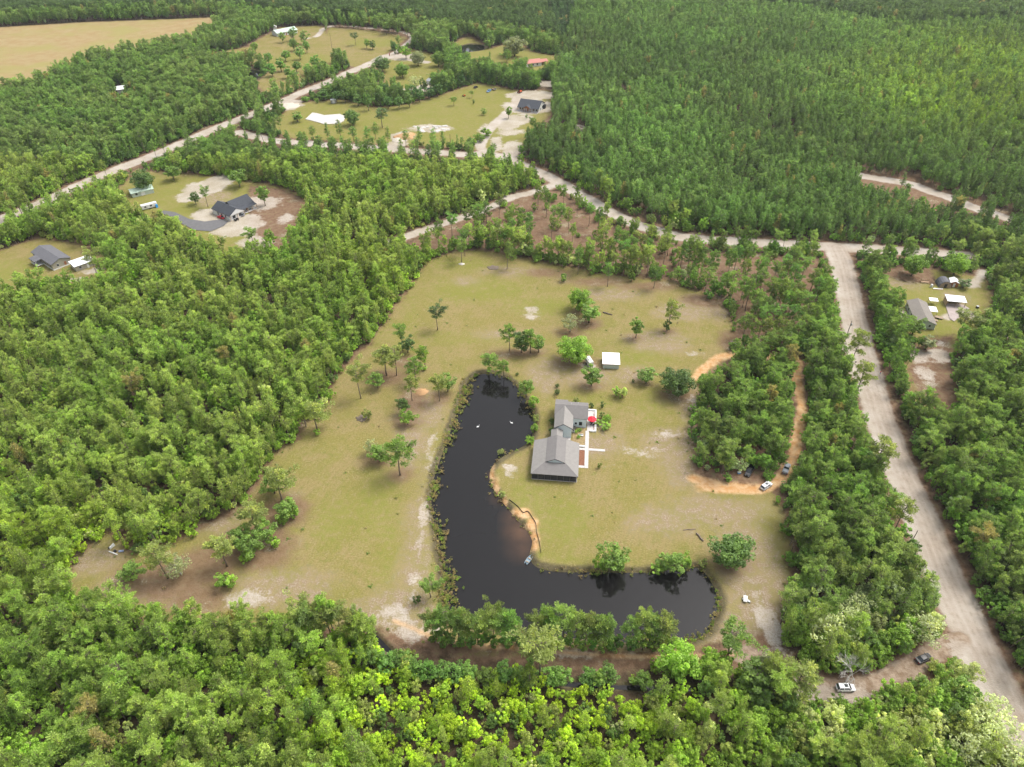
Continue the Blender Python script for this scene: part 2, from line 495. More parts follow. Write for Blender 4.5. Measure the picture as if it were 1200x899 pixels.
ROADS = [  # name, label, pixels, half width m, layer
    ("dirt_road", "wide packed dirt road with pale shoulders running up the right side", [(1285, 960), (1228, 899), (1192, 850), (1163, 795), (1133, 733), (1105, 672), (1078, 605), (1061, 567), (1047, 533), (1035, 500), (1024, 467), (1015, 433), (1006, 400), (999, 367), (992, 333), (985, 305), (978, 290)], 5.6, 'road'),
    ("cross_road", "pale sand road crossing behind the lawn to the far meadow", [(1135, 300), (1080, 296), (1030, 292), (985, 290), (930, 287), (860, 283), (800, 278), (752, 265), (718, 250), (684, 231), (654, 213), (618, 196), (585, 183), (540, 181), (500, 178), (460, 175), (417, 172), (380, 169.5), (345, 167), (310, 163), (280, 155)], 4.6, 'road'),
    ("valley_road", "pale sand road slanting across the woods on the far left", [(-60, 290), (0, 258), (43, 240), (80, 223), (103, 213), (133, 200), (160, 190), (187, 179), (213, 168), (240, 156), (262, 147), (293, 135), (333, 118), (357, 107), (385, 96), (413, 83), (433, 75), (450, 66)], 4.8, 'road'),
    ("meadow_driveway", "thin sand driveway curving round the far meadow to a white house", [(450, 66), (466, 60), (478, 50), (483, 43), (468, 37), (433, 33), (400, 30), (380, 33), (372, 42), (355, 46)], 2.6, 'sand'),
    ("meadow_spur", "short sandy spur to the meadow pull-off under the oak", [(440, 73), (462, 66), (480, 70), (500, 73)], 4.0, 'sand'),
    ("farm_track", "thin white track across the middle meadow", [(445, 101), (470, 104), (490, 105), (500, 101)], 2.6, 'sand'),
    ("sand_track", "washed white sand track north of the lawn under pines", [(655, 214), (630, 224), (600, 231), (577, 242), (547, 253), (513, 264), (480, 276), (455, 285)], 3.2, 'sand'),
    ("house_driveway", "sandy driveway leading up to the dark roofed far house", [(576, 182), (563, 173), (568, 160), (580, 145), (590, 136), (602, 124), (606, 114)], 3.6, 'sand'),
    ("clearing_track", "bare white sand track in the woods at the far right", [(997, 204), (1033, 210), (1067, 216), (1095, 226), (1115, 232), (1140, 243), (1187, 258), (1230, 272)], 4.4, 'sand'),
    ("driveway", "winding brown dirt drive off the road with two cars on it", [(1125, 748), (1100, 761), (1083, 770), (1060, 786), (1033, 798), (1007, 805), (980, 806), (955, 803), (925, 790), (895, 775), (865, 766)], 2.3, 'packed'),
    ("bank_track", "brown sandy track below the row of pines by the pond", [(865, 766), (830, 768), (790, 769), (730, 769), (667, 765), (600, 759), (550, 757), (505, 745), (480, 735), (462, 728)], 1.6, 'trail'),
    ("orange_track", "bright orange clay track looping through the pines east of the lawn", [(815, 443), (827, 430), (847, 418), (867, 416), (900, 418), (933, 422), (933, 443), (938, 467), (940, 483), (934, 510), (932, 527), (926, 547), (913, 563), (893, 573), (860, 573), (833, 566), (813, 561)], 1.9, 'orange'),
    ("yard_track", "pale sandy drive beside the carport in the right hand yard", [(1110, 372), (1130, 366), (1150, 376), (1185, 395), (1230, 410)], 2.4, 'sand'),
    ("link_track", "short sandy track at the right hand yard's upper corner", [(1138, 336), (1146, 328), (1152, 318)], 1.8, 'sand'),
]
RP = [(n, l, smooth_path(ats(p)), hw, k) for n, l, p, hw, k in ROADS]
BLOBS = {  # px, py, rx m, ry m
    'litter': [(200, 680, 13, 7), (245, 660, 10, 8), (235, 700, 9, 5), (300, 640, 12, 9), (335, 600, 8, 7), (455, 442, 7, 5), (478, 425, 6, 5), (485, 470, 6, 7), (478, 495, 5, 4), (515, 466, 5, 4), (470, 556, 4, 3), (445, 540, 5, 3), (676, 425, 9, 4), (690, 380, 6, 5), (668, 390, 6, 4), (680, 366, 5, 3), (612, 414, 9, 3), (693, 452, 4, 2.5), (792, 462, 7, 4), (757, 450, 4, 2), (745, 396, 3, 2), (855, 662, 6, 3), (782, 388, 3, 2), (310, 655, 8, 4), (170, 672, 8, 4), (860, 400, 7, 8), (870, 412, 6, 4), (700, 330, 12, 4), (760, 335, 14, 4), (830, 352, 12, 6), (640, 320, 10, 4)],
    'sand': [(230, 225, 10, 9), (252, 216, 9, 10), (285, 262, 11, 8), (255, 258, 10, 8), (240, 252, 8, 6), (305, 238, 12, 6), (300, 285, 9, 5), (270, 272, 12, 4), (335, 255, 3, 4),
             (620, 125, 21, 12), (625, 112, 20, 9), (605, 140, 12, 7), (595, 147, 8, 7), (598, 155, 12, 4), (601, 175, 7, 10), (582, 170, 4, 10), (570, 150, 5, 5),
             (473, 160, 10, 6), (463, 170, 7, 7), (505, 150.5, 16, 5), (340, 123, 12, 8), (475, 67, 16, 9), (520, 105, 1, 1), (498, 103, 9, 6),
             (624, 363, 2.6, 2.6), (622, 372, 2.0, 1.2), (667, 430, 4, 1.0), (285, 701, 3.5, 1.6), (468, 727, 4, 2.2), (484, 740, 4, 1.6), (474, 736, 2.5, 2.5), (458, 718, 2.5, 1.8), (492, 640, .4, 8),
             (745, 531, 3, 1.2), (772, 529, 2, .9), (785, 508, 3, 1.2), (716, 548, 1.6, 1.0), (597, 550, .3, .3), (595, 556, .4, .3), (700, 497, 2.2, 1.3),
             (860, 402, 2, 2), (817, 415, 1.6, 1.0), (812, 466, 1.2, 3), (900, 728, 3, 6), (890, 700, 2, 4),
             (678, 148, 3, 4), (1100, 415, 4, 4), (1075, 418, 4, 6), (1083, 436, 4, 5), (1140, 332, 5, 4), (1085, 383, 3, 2), (1128, 365, 4, 5), (1100, 402, 3, 2), (1060, 372, 3, 6),
             (640, 77, 1, 1), (640, 98, 8, 6), (108, 318, 5, 3), (98, 328, 5, 2), (1048, 640, 2, 9), (988, 400, 2.5, 12), (1003, 440, 2, 8), (1120, 758, 4, 4), (955, 812, 6, 3), (985, 818, 7, 3)],
    'orange': [(494, 459, 2.4, 1.8), (855, 572, 9, 2.6), (835, 569, 5, 2.2), (613, 602, 2.4, 2.0), (624, 614, 1.8, 2.6), (626, 630, 1.6, 2.6), (627, 640, 1.6, 2), (480, 158, 4, 3), (576, 556, .9, 4), (581, 573, 1, 4), (591, 588, 1, 2), (605, 600, 1.2, 1.5)],
    'bare': [(490, 640, 4, 26), (495, 480, 8, 12), (480, 520, 6, 12), (590, 392, 8, 2), (820, 490, 6, 18), (800, 545, 7, 9), (840, 600, 16, 6), (880, 660, 10, 16), (895, 715, 9, 12), (770, 400, 12, 8),
             (860, 740, 10, 7), (740, 440, 8, 5), (690, 440, 10, 6), (650, 430, 7, 6), (545, 330, 4, 3), (600, 318, 10, 4), (720, 345, 12, 5), (800, 365, 12, 7), (330, 690, 14, 6), (440, 720, 10, 5), (780, 610, 10, 5), (790, 520, 10, 8), (700, 520, 9, 6), (830, 360, 14, 10),
             (170, 690, 12, 6), (110, 655, 8, 5), (250, 610, 8, 5), (640, 440, 6, 10), (855, 470, 6, 8), (250, 232, 10, 8), (315, 265, 12, 9), (1060, 330, 8, 6), (1120, 350, 6, 6), (470, 715, 10, 8)],
    'green': [(585, 399, 26, 1.0), (545, 398, 22, 1.2), (505, 393, 14, 1.2), (480, 375, 2, 14), (470, 400, 3, 6), (770, 460, 5, 10), (760, 475, 3, 6), (640, 360, 16, 8), (560, 340, 22, 10), (540, 310, 14, 6), (745, 420, 12, 6), (497, 640, 2, 20), (505, 665, 1.5, 10), (650, 655, 9, 2), (660, 610, 8, 10), (905, 640, 4, 12), (900, 600, 5, 4), (620, 580, 6, 8), (690, 470, 10, 4),
              (190, 222, 16, 14), (165, 225, 10, 8), (215, 240, 10, 6), (540, 140, 24, 14), (460, 135, 22, 10), (530, 120, 20, 10), (590, 165, 8, 8), (600, 165, 8, 5), (1085, 340, 16, 6), (1100, 372, 6, 12), (490, 85, 20, 10), (590, 72, 26, 8), (440, 50, 30, 12), (350, 70, 30, 16), (0, 320, 20, 12), (440, 590, 7, 14), (395, 610, 6, 9), (455, 640, 3, 14)],
}
DITCH = smooth_path(ats([(437, 742), (452, 758), (468, 772), (500, 782), (560, 790), (620, 797), (700, 803), (770, 806), (820, 806)]))
SMALL_PONDS = [ats([(530, 62), (537, 54), (552, 51), (568, 53), (567, 58), (552, 60), (540, 62)]), ats([(284, 84), (296, 80), (306, 84), (302, 93), (290, 92)])]


def sd_blobs(X, Y, blobs):
    out = np.full(X.shape, -30.0)
    for px, py, rx, ry in blobs:
        x, y = at(px, py)
        ry2 = ry * (1.0 if py > 300 else 1.4)
        q = np.sqrt(((X - x) / rx) ** 2 + ((Y - y) / ry2) ** 2)
        out = np.maximum(out, (1 - q) * min(rx, ry2))
    return out


def layers(X, Y):
    L = {}
    clampd = lambda a: np.clip(a, -15, 15)
    pond = sd_poly(X, Y, POND)
    L['pond'] = clampd(pond)
    L['bank'] = clampd(1.3 - np.abs(pond + 0.4))
    L['bank'] = np.where(pond > 0, np.maximum(L['bank'], pond), L['bank'])
    lawn = sd_poly(X, Y, LAWN)
    for y in YARDS: lawn = np.maximum(lawn, sd_poly(X, Y, y))
    L['lawn'] = clampd(lawn)
    st = np.maximum(sd_poly(X, Y, STRAW_N), sd_poly(X, Y, STRAW_S))
    for y in STRAW_L: st = np.maximum(st, sd_poly(X, Y, y))
    st = np.maximum(st, 3.5 - np.abs(lawn))          # needles drift onto the lawn's edge
    rd = np.full(X.shape, -30.0); pk = np.full(X.shape, -30.0); og = np.full(X.shape, -30.0)
    each = []
    for n, l, p, hw, k in RP:
        d = seg_dist(X, Y, p, False)
        each.append(hw - d)
        st = np.maximum(st, hw + 3.0 - d)
        if k == 'orange': og = np.maximum(og, hw - d)
        elif k == 'trail': tr = -0.8 - d; og = np.maximum(og, 0.35 - d)
        else: rd = np.maximum(rd, hw - d)
        if k == 'packed': pk = np.maximum(pk, hw - d + 1.0); br = hw + 0.2 - d
        if n == 'dirt_road':                        # the crown of the road is packed brown, its left shoulder pale sand
            q = p[np.argmin((X.ravel()[:, None] * 0 + 1), axis=1)] if False else None
            pk = np.maximum(pk, hw - 1.0 - seg_dist(X, Y, p + np.array([1.7, 0.3]), False))
    L['straw'] = clampd(st)
    # on lawn, straw beds keep their own place
    sl = sd_poly(X, Y, STRAW_S)
    for y in STRAW_L: sl = np.maximum(sl, sd_poly(X, Y, y))
    L['lawn'] = clampd(np.minimum(L['lawn'], -sl + 0.5))
    L['sand'] = clampd(rd)
    L['patch'] = clampd(np.maximum(tr, sd_blobs(X, Y, BLOBS['sand'])))
    L['litter'] = clampd(sd_blobs(X, Y, BLOBS['litter']))
    L['orange'] = clampd(np.maximum(og, sd_blobs(X, Y, BLOBS['orange'])))
    L['pack'] = clampd(pk); L['brown'] = clampd(br)
    L['field'] = clampd(sd_poly(X, Y, FIELD))
    L['bare'] = clampd(sd_blobs(X, Y, BLOBS['bare']))
    gr = sd_blobs(X, Y, BLOBS['green'])
    for k in (0, 2, 3, 5, 7): gr = np.maximum(gr, sd_poly(X, Y, YARDS[k]) - 4)      # the yards are kept greener than the lawn
    L['green'] = clampd(gr)
    return L, each, clampd(lawn)


def ground_z(pond, ditch):
    z = np.zeros_like(pond)
    t = np.clip((pond + 1.2) / 3.5, 0, 1)
    z -= 1.5 * t * t * (3 - 2 * t)
    t = np.clip((1.6 - ditch) / 1.6, 0, 1)
    return z - 0.9 * t * t * (3 - 2 * t)


rows = np.arange(985, -66, -2.0)
us = np.linspace(-1.22, 1.22, 660)
vv = (rows - 449.5) / FPX
tt = CAM_H / (ST + vv * CT)
GX = (us[None, :] * 600.0 / FPX) * tt[:, None]
GY = np.repeat(((CT - vv * ST) * tt)[:, None], len(us), 1)
LAY, EACH, LAWN_SD = layers(GX, GY)
D_DITCH = seg_dist(GX, GY, DITCH, False)
GZ = ground_z(LAY['pond'], D_DITCH)
for sp in SMALL_PONDS:
    s = sd_poly(GX, GY, sp)
    GZ -= 1.0 * np.clip((s + 2) / 5, 0, 1)
    LAY['bank'] = np.maximum(LAY['bank'], np.clip(s + 2, -15, 4))
LAY['bank'] = np.maximum(LAY['bank'], np.clip(1.5 - D_DITCH, -15, 4))
GZ += (vnoise(GX, GY, 9.0, 5, 3) - 0.5) * 0.25
nr, nc = GX.shape
cls = np.zeros((nr, nc), int)                       # 0 woodland floor
NAMES = ["woodland_ground", "straw_clearing", "lawn", "field", "pond_bank"]
cls[LAY['straw'] > 0] = 1
cls[LAWN_SD > 0] = 2
cls[LAY['field'] > 0] = 3
cls[(LAY['pond'] > -1.0)] = 4
for i, e in enumerate(EACH): cls[e > 0] = 5 + i
fc = cls[:-1, :-1]
idx = np.arange(nr * nc).reshape(nr, nc)
quads = np.stack([idx[:-1, :-1], idx[:-1, 1:], idx[1:, 1:], idx[1:, :-1]], -1)
ATTR = ['lawn', 'straw', 'sand', 'orange', 'pack', 'field', 'bare', 'green', 'bank', 'patch', 'litter', 'brown']
LABELS = {"woodland_ground": "brown leaf litter under the trees", "straw_clearing": "reddish pine straw beneath the thinned pines",
          "lawn": "dry yellow green mown grass around the pond", "field": "tan farm field at the far upper left", "pond_bank": "muddy sloping bank round the dark pond"}
flatv = np.stack([GX.ravel(), GY.ravel(), GZ.ravel()], -1).astype(np.float32)
for ci, name in enumerate(NAMES + [r[0] for r in RP]):
    q = quads[fc == ci]
    if len(q) == 0: continue
    used, inv = np.unique(q.ravel(), return_inverse=True)
    me = bpy.data.meshes.new(name)
    me.vertices.add(len(used)); me.vertices.foreach_set("co", flatv[used].ravel())
    me.loops.add(len(inv)); me.loops.foreach_set("vertex_index", inv.astype(np.int32))
    me.polygons.add(len(q)); me.polygons.foreach_set("loop_start", (np.arange(len(q)) * 4).astype(np.int32))
    me.polygons.foreach_set("use_smooth", np.ones(len(q), bool))
    me.update(calc_edges=True)
    for a in ATTR:
        at_ = me.attributes.new(a, 'FLOAT', 'POINT')
        at_.data.foreach_set("value", LAY[a].ravel()[used].astype(np.float32))
    me.materials.append(M_GROUND)
    o = bpy.data.objects.new(name, me); COL.objects.link(o)
    tag(o, LABELS.get(name) or RP[ci - 5][1], None, None, "structure")
g = MB().poly([(-4000, -1500, -2.2), (4000, -1500, -2.2), (4000, 5000, -2.2), (-4000, 5000, -2.2)]).build("ground", M_GROUND)
for a in ATTR:
    at_ = g.data.attributes.new(a, 'FLOAT', 'POINT'); at_.data.foreach_set("value", np.full(4, -15.0, np.float32))
tag(g, "wide level ground reaching to the horizon", None, None, "structure")


def water_sheet(name, pts, z, label, silt=False):
    if silt:                                        # a grid, so that the cloudy silt near the clay bank has a shape
        x0, y0 = pts.min(0) - 2; x1, y1 = pts.max(0) + 2
        xs = np.arange(x0, x1, 1.5); ys = np.arange(y0, y1, 1.5)
        X, Y = np.meshgrid(xs, ys)
        s = sd_poly(X, Y, pts)
        ok = s > -2.5
        ii = np.arange(X.size).reshape(X.shape)
        f = ok[:-1, :-1] & ok[:-1, 1:] & ok[1:, 1:] & ok[1:, :-1]
        q = np.stack([ii[:-1, :-1], ii[:-1, 1:], ii[1:, 1:], ii[1:, :-1]], -1)[f]
        used, inv = np.unique(q.ravel(), return_inverse=True)
        me = bpy.data.meshes.new(name)
        me.from_pydata(np.stack([X.ravel()[used], Y.ravel()[used], np.full(len(used), z)], -1).tolist(), [], inv.reshape(-1, 4).tolist())
        e = np.zeros(X.shape)
        for px, py, r, k in ((600, 605, 5, .5), (612, 622, 8, .65), (612, 640, 7, .45), (578, 556, 3, .4), (585, 582, 4, .35)):
            cx, cy = at(px, py)
            e = np.maximum(e, k * np.clip(1 - np.hypot(X - cx, Y - cy) / r, 0, 1))
        a = me.attributes.new("silt", 'FLOAT', 'POINT'); a.data.foreach_set("value", e.ravel()[used].astype(np.float32))
        me.materials.append(M_WATER)
        o = bpy.data.objects.new(name, me); COL.objects.link(o)
    else:
        o = MB().poly([(p[0], p[1], z) for p in pts]).build(name, M_WATER)
    return tag(o, label, None, None, "structure")


water_sheet("pond_water", POND, -0.62, "still dark tea coloured water of the curved pond", True)
water_sheet("far_pond_water", SMALL_PONDS[0] , -0.45, "small dark pond among far pines by the meadow")
water_sheet("hidden_pond_water", SMALL_PONDS[1], -0.45, "small dark pool among trees by the far left field")
_d = np.gradient(DITCH, axis=0); _n = np.stack([-_d[:, 1], _d[:, 0]], -1); _n /= np.linalg.norm(_n, axis=1)[:, None]
dm = MB()
for i in range(len(DITCH) - 1):
    a, b2 = DITCH[i], DITCH[i + 1]
    dm.poly([(*(a - _n[i] * 1.3), -0.55), (*(b2 - _n[i + 1] * 1.3), -0.55), (*(b2 + _n[i + 1] * 1.3), -0.55), (*(a + _n[i] * 1.3), -0.55)])
tag(dm.build("ditch_water", M_WATER), "narrow black water ditch between brown track and woods", None, None, "structure")

# ------------------------------------------------------------------ tree prototypes
def leaf_mesh(name, mat, centers, radii, counts, size, rng, kind='leaf', lvbase=None, up=0.5):
    """rhombic leaf or needle-spray faces spread through the given clumps"""
    V = []; LV = []
    for ci, (c, r, n) in enumerate(zip(centers, radii, counts)):
        c = np.array(c); r = np.array(r if np.ndim(r) else (r, r, r * 0.8))
        d = rng.normal(size=(n, 3)); d /= np.linalg.norm(d, axis=1)[:, None]
        if kind == 'leaf':
            rad = rng.uniform(0.25, 1.0, n) ** 0.45
            p = c + d * rad[:, None] * r
            nrm = d * 0.7 + np.array([0, 0, up]) + rng.normal(size=(n, 3)) * 0.55
            nrm /= np.linalg.norm(nrm, axis=1)[:, None]
            a = np.cross(nrm, rng.normal(size=(n, 3))); a /= np.linalg.norm(a, axis=1)[:, None]
            b = np.cross(nrm, a)
            s = (size * rng.uniform(0.6, 1.25, n))[:, None]
            quad = np.stack([p - a * s, p - b * s * 0.62, p + a * s, p + b * s * 0.62], 1)
        else:
            rad = rng.uniform(0.05, 0.75, n)
            d[:, 2] = d[:, 2] * 0.8 + 0.25
            d /= np.linalg.norm(d, axis=1)[:, None]
            p0 = c + d * rad[:, None] * r
            ln = (size * rng.uniform(0.7, 1.3, n))[:, None]
            a = np.cross(d, rng.normal(size=(n, 3))); a /= np.linalg.norm(a, axis=1)[:, None]
            w = ln * 0.17
            quad = np.stack([p0, p0 + d * ln * 0.55 - a * w, p0 + d * ln, p0 + d * ln * 0.55 + a * w], 1)
        V.append(quad)
        base = (lvbase[ci] if lvbase is not None else rng.uniform(0.2, 0.75))
        LV.append(np.clip(base + rng.normal(0, 0.13, n), 0, 1))
    V = np.concatenate(V).reshape(-1, 3); LV = np.repeat(np.concatenate(LV), 4)
    me = bpy.data.meshes.new(name)
    nv = len(V); nf = nv // 4
    me.vertices.add(nv); me.vertices.foreach_set("co", V.astype(np.float32).ravel())
    me.loops.add(nv); me.loops.foreach_set("vertex_index", np.arange(nv, dtype=np.int32))
    me.polygons.add(nf); me.polygons.foreach_set("loop_start", (np.arange(nf) * 4).astype(np.int32))
    me.update(calc_edges=True)
    a = me.attributes.new("lv", 'FLOAT', 'POINT'); a.data.foreach_set("value", LV.astype(np.float32))
    me.materials.append(mat)
    return me


def trunk_line(h, lean, rng, k=7):
    pts = []; x = y = 0.0
    for i in range(k):
        t = i / (k - 1)
        pts.append((lean[0] * t * h + x, lean[1] * t * h + y, t * h))
        x += rng.normal(0, 0.06); y += rng.normal(0, 0.06)
    return pts


def along(pts, z):
    for a, b in zip(pts[:-1], pts[1:]):
        if b[2] >= z:
            t = (z - a[2]) / (b[2] - a[2])
            return np.array([a[i] + (b[i] - a[i]) * t for i in range(3)])
    return np.array(pts[-1])


def pine(seed, h, cb, cr, limbs, per=3, leaves=30, shape='round', size=0.62, rtrunk=0.17):
    rng = np.random.default_rng(seed)
    tl = trunk_line(h * 0.97, rng.normal(0, 0.012, 2), rng)
    tm = MB(); tm.tube(tl, [rtrunk * (1 - 0.8 * i / (len(tl) - 1)) + 0.015 for i in range(len(tl))], 7)
    C, R, K, LVB = [], [], [], []
    z0 = h * cb; ang = rng.uniform(0, 6.28)
    side = rng.normal(0, 0.18, 2)
    for i in range(limbs):
        t = (i + rng.uniform(0, 0.8)) / limbs
        z = z0 + (h * 0.97 - z0) * t
        if shape == 'cone': prof = (1 - t) ** 0.8 * 0.95 + 0.12
        elif shape == 'flat': prof = 0.45 + 0.75 * math.sin(min(1, t * 1.15) * math.pi * 0.62) * (1 if t < 0.85 else 0.75)
        else: prof = math.sin((0.22 + 0.74 * t) * math.pi) ** 0.7 + 0.12
        ang += 2.4 + rng.normal(0, 0.35)
        L = cr * prof * rng.uniform(0.55, 1.18)
        dr = np.array([math.cos(ang) + side[0], math.sin(ang) + side[1]])
        o = along(tl, z)
        tip = o + np.array([dr[0] * L, dr[1] * L, L * rng.uniform(0.05, 0.38)])
        mid = (o + tip) / 2 + np.array([0, 0, -0.05 * L])
        tm.tube([o, mid, tip], [0.05 + 0.012 * L, 0.035, 0.012], 4, False)
        n = max(1, int(round(per * L / cr + 0.3)))
        lvb = rng.uniform(0.2, 0.8)
        for j in range(n):
            q = 0.42 + 0.6 * (j + rng.uniform(0.3, 1)) / n
            c = o + (tip - o) * min(q, 1.04) + rng.normal(0, 0.16 * cr * 0.5, 3)
            C.append(c); R.append(rng.uniform(0.4, 0.85) * (0.6 + 0.13 * cr)); K.append(int(leaves * rng.uniform(0.7, 1.25))); LVB.append(lvb + rng.normal(0, 0.1))
    C.append(along(tl, h * 0.96)); R.append(0.7); K.append(leaves); LVB.append(0.6)
    return tm.mesh("pine_trunk_mesh", M_BARK, True), leaf_mesh("pine_crown_mesh", M_NEEDLE, C, R, K, size, rng, 'needle', LVB)


def broadleaf(seed, h, r, clumps=40, leaves=64, size=0.27, base=0.22, flat=0.85, bark=None, sparse=1.0, rtrunk=0.2):
    rng = np.random.default_rng(seed)
    tl = trunk_line(h * 0.75, rng.normal(0, 0.03, 2), rng)
    tm = MB(); tm.tube(tl, [rtrunk * (1 - 0.75 * i / (len(tl) - 1)) + 0.02 for i in range(len(tl))], 7)
    C, R, K, LVB = [], [], [], []
    cz = h * (base + 1) / 2; rz = h * (1 - base) / 2
    ph = rng.uniform(0, 6.28, 4); lob = rng.uniform(0.06, 0.2, 4)
    for i in range(clumps):
        u = 1 - 2 * (i + 0.5) / clumps
        if rng.uniform() < 0.12: u = rng.uniform(-1, 1)
        a = i * 2.39996 + rng.normal(0, 0.25)
        s = math.sqrt(max(0, 1 - u * u))
        wob = 1 + sum(lob[k] * math.sin((k + 1) * a + ph[k] + 2 * u * k) for k in range(4))
        q = rng.uniform(0.6, 0.92) if rng.uniform() < 0.78 else rng.uniform(0.15, 0.6)
        c = np.array([math.cos(a) * s * r * q * wob, math.sin(a) * s * r * q * wob, cz + u * rz * q * (0.9 + 0.2 * rng.uniform())])
        if u < -0.35: c[:2] *= 0.85
        C.append(c)
        cr = r * rng.uniform(0.14, 0.33) * sparse
        R.append((cr, cr, cr * flat)); K.append(int(leaves * rng.uniform(0.6, 1.3))); LVB.append(rng.uniform(0.15, 0.8))
        if i % 3 == 0:
            o = along(tl, min(h * 0.7, max(h * 0.15, c[2] * rng.uniform(0.45, 0.75))))
            mid = (o + c) / 2 + np.array([0, 0, -0.04 * r])
            tm.tube([o, mid, c], [0.05 + 0.015 * r, 0.04, 0.012], 4, False)
    return tm.mesh("tree_trunk_mesh", bark or M_BARK, True), leaf_mesh("tree_crown_mesh", M_LEAF, C, R, K, size, rng, 'leaf', LVB)


def bare_tree(seed, h):
    rng = np.random.default_rng(seed)
    tm = MB()
    def grow(p, d, L, r, lev):
        e = p + d * L
        m = (p + e) / 2 + rng.normal(0, 0.03 * L, 3)
        tm.tube([p, m, e], [r, r * 0.8, r * 0.55], 5 if lev < 2 else 3, False)
        if lev >= 4: return
        n = 3 if lev < 2 else 5
        for i in range(n):
            a = rng.normal(size=3); a -= d * a.dot(d); a /= np.linalg.norm(a)
            nd = d * rng.uniform(0.65, 0.95) + a * rng.uniform(0.4, 0.75) + np.array([0, 0, 0.12])
            nd /= np.linalg.norm(nd)
            grow(p + d * L * rng.uniform(0.55, 1.0), nd, L * rng.uniform(0.62, 0.85), r * 0.56, lev + 1)
    grow(np.zeros(3), np.array([0, 0, 1.0]), h * 0.34, 0.22, 0)
    return tm.mesh("bare_tree_mesh", M_BARK_PALE, True)


PINE = [pine(11, 14.5, 0.50, 2.8, 24, 3, 44, 'round', 0.52), pine(12, 13.0, 0.42, 2.6, 24, 3, 44, 'round', 0.52), pine(13, 16.0, 0.56, 3.1, 24, 3, 46, 'flat', 0.52),
        pine(14, 12.0, 0.38, 2.4, 22, 3, 44, 'round', 0.52), pine(15, 15.0, 0.60, 2.7, 20, 3, 46, 'flat', 0.52), pine(16, 13.5, 0.46, 3.0, 26, 3, 44, 'round', 0.52)]
YPINE = [pine(21, 11.5, 0.30, 1.5, 24, 2, 28, 'cone', 0.5, 0.11), pine(22, 10.5, 0.25, 1.6, 24, 2, 28, 'round', 0.5, 0.11),
         pine(23, 12.0, 0.38, 1.4, 22, 2, 28, 'round', 0.5, 0.12), pine(24, 11.0, 0.32, 1.7, 24, 2, 28, 'cone', 0.5, 0.11)]
BROAD = [broadleaf(31, 10.0, 3.4), broadleaf(32, 9.0, 3.0, 36), broadleaf(33, 11.0, 3.2, 36, base=0.18), broadleaf(34, 8.5, 3.6, 34, flat=0.7), broadleaf(35, 10.5, 2.7, 36, base=0.15)]
BIG = [broadleaf(41, 11.0, 5.6, 90, 84, 0.28, 0.12, 0.8, rtrunk=0.4), broadleaf(42, 10.0, 4.6, 76, 80, 0.28, 0.1, 0.85, rtrunk=0.3)]
SHRUB = [broadleaf(51, 3.6, 1.9, 20, 54, 0.2, 0.05, rtrunk=0.08), broadleaf(52, 2.8, 1.6, 16, 54, 0.19, 0.03, rtrunk=0.07), broadleaf(53, 4.4, 1.7, 20, 54, 0.2, 0.05, rtrunk=0.09), broadleaf(54, 3.2, 2.3, 24, 54, 0.2, 0.02, 0.7, rtrunk=0.08)]
PALE = [broadleaf(61, 10.5, 3.8, 44, 26, 0.27, 0.22, 0.9, M_BARK_PALE, 0.95), broadleaf(62, 9.5, 4.2, 48, 24, 0.27, 0.2, 0.9, M_BARK_PALE, 0.95)]
BARE = [bare_tree(71, 12.0), bare_tree(74, 9.0)]
TUFT = [broadleaf(81, 0.9, 0.8, 9, 26, 0.13, 0.0, rtrunk=0.03), broadleaf(82, 0.6, 1.0, 12, 26, 0.12, 0.0, 0.6, rtrunk=0.03), broadleaf(83, 1.1, 0.6, 9, 26, 0.12, 0.0, 1.2, rtrunk=0.03)]


def whole(pair, name):
    """trunk and crown of a prototype joined into one mesh (for the wood that reads as one mass)"""
    t, c = pair
    me = bpy.data.meshes.new(name)
    nt_, nc_ = len(t.vertices), len(c.vertices)
    co = np.zeros((nt_ + nc_, 3), np.float32)
    b = np.zeros(nt_ * 3, np.float32); t.vertices.foreach_get("co", b); co[:nt_] = b.reshape(-1, 3)
    b = np.zeros(nc_ * 3, np.float32); c.vertices.foreach_get("co", b); co[nt_:] = b.reshape(-1, 3)
    tf = [tuple(p.vertices) for p in t.polygons]
    cf = (np.arange(nc_).reshape(-1, 4) + nt_).tolist()
    me.from_pydata(co.tolist(), [], tf + [tuple(x) for x in cf])
    me.materials.append(t.materials[0]); me.materials.append(c.materials[0])
    me.polygons.foreach_set("material_index", np.array([0] * len(tf) + [1] * len(cf), np.int32))
    lv = np.zeros(nt_ + nc_, np.float32); q = np.zeros(nc_, np.float32); c.attributes["lv"].data.foreach_get("value", q); lv[nt_:] = q
    a = me.attributes.new("lv", 'FLOAT', 'POINT'); a.data.foreach_set("value", lv)
    me.update()
    return me


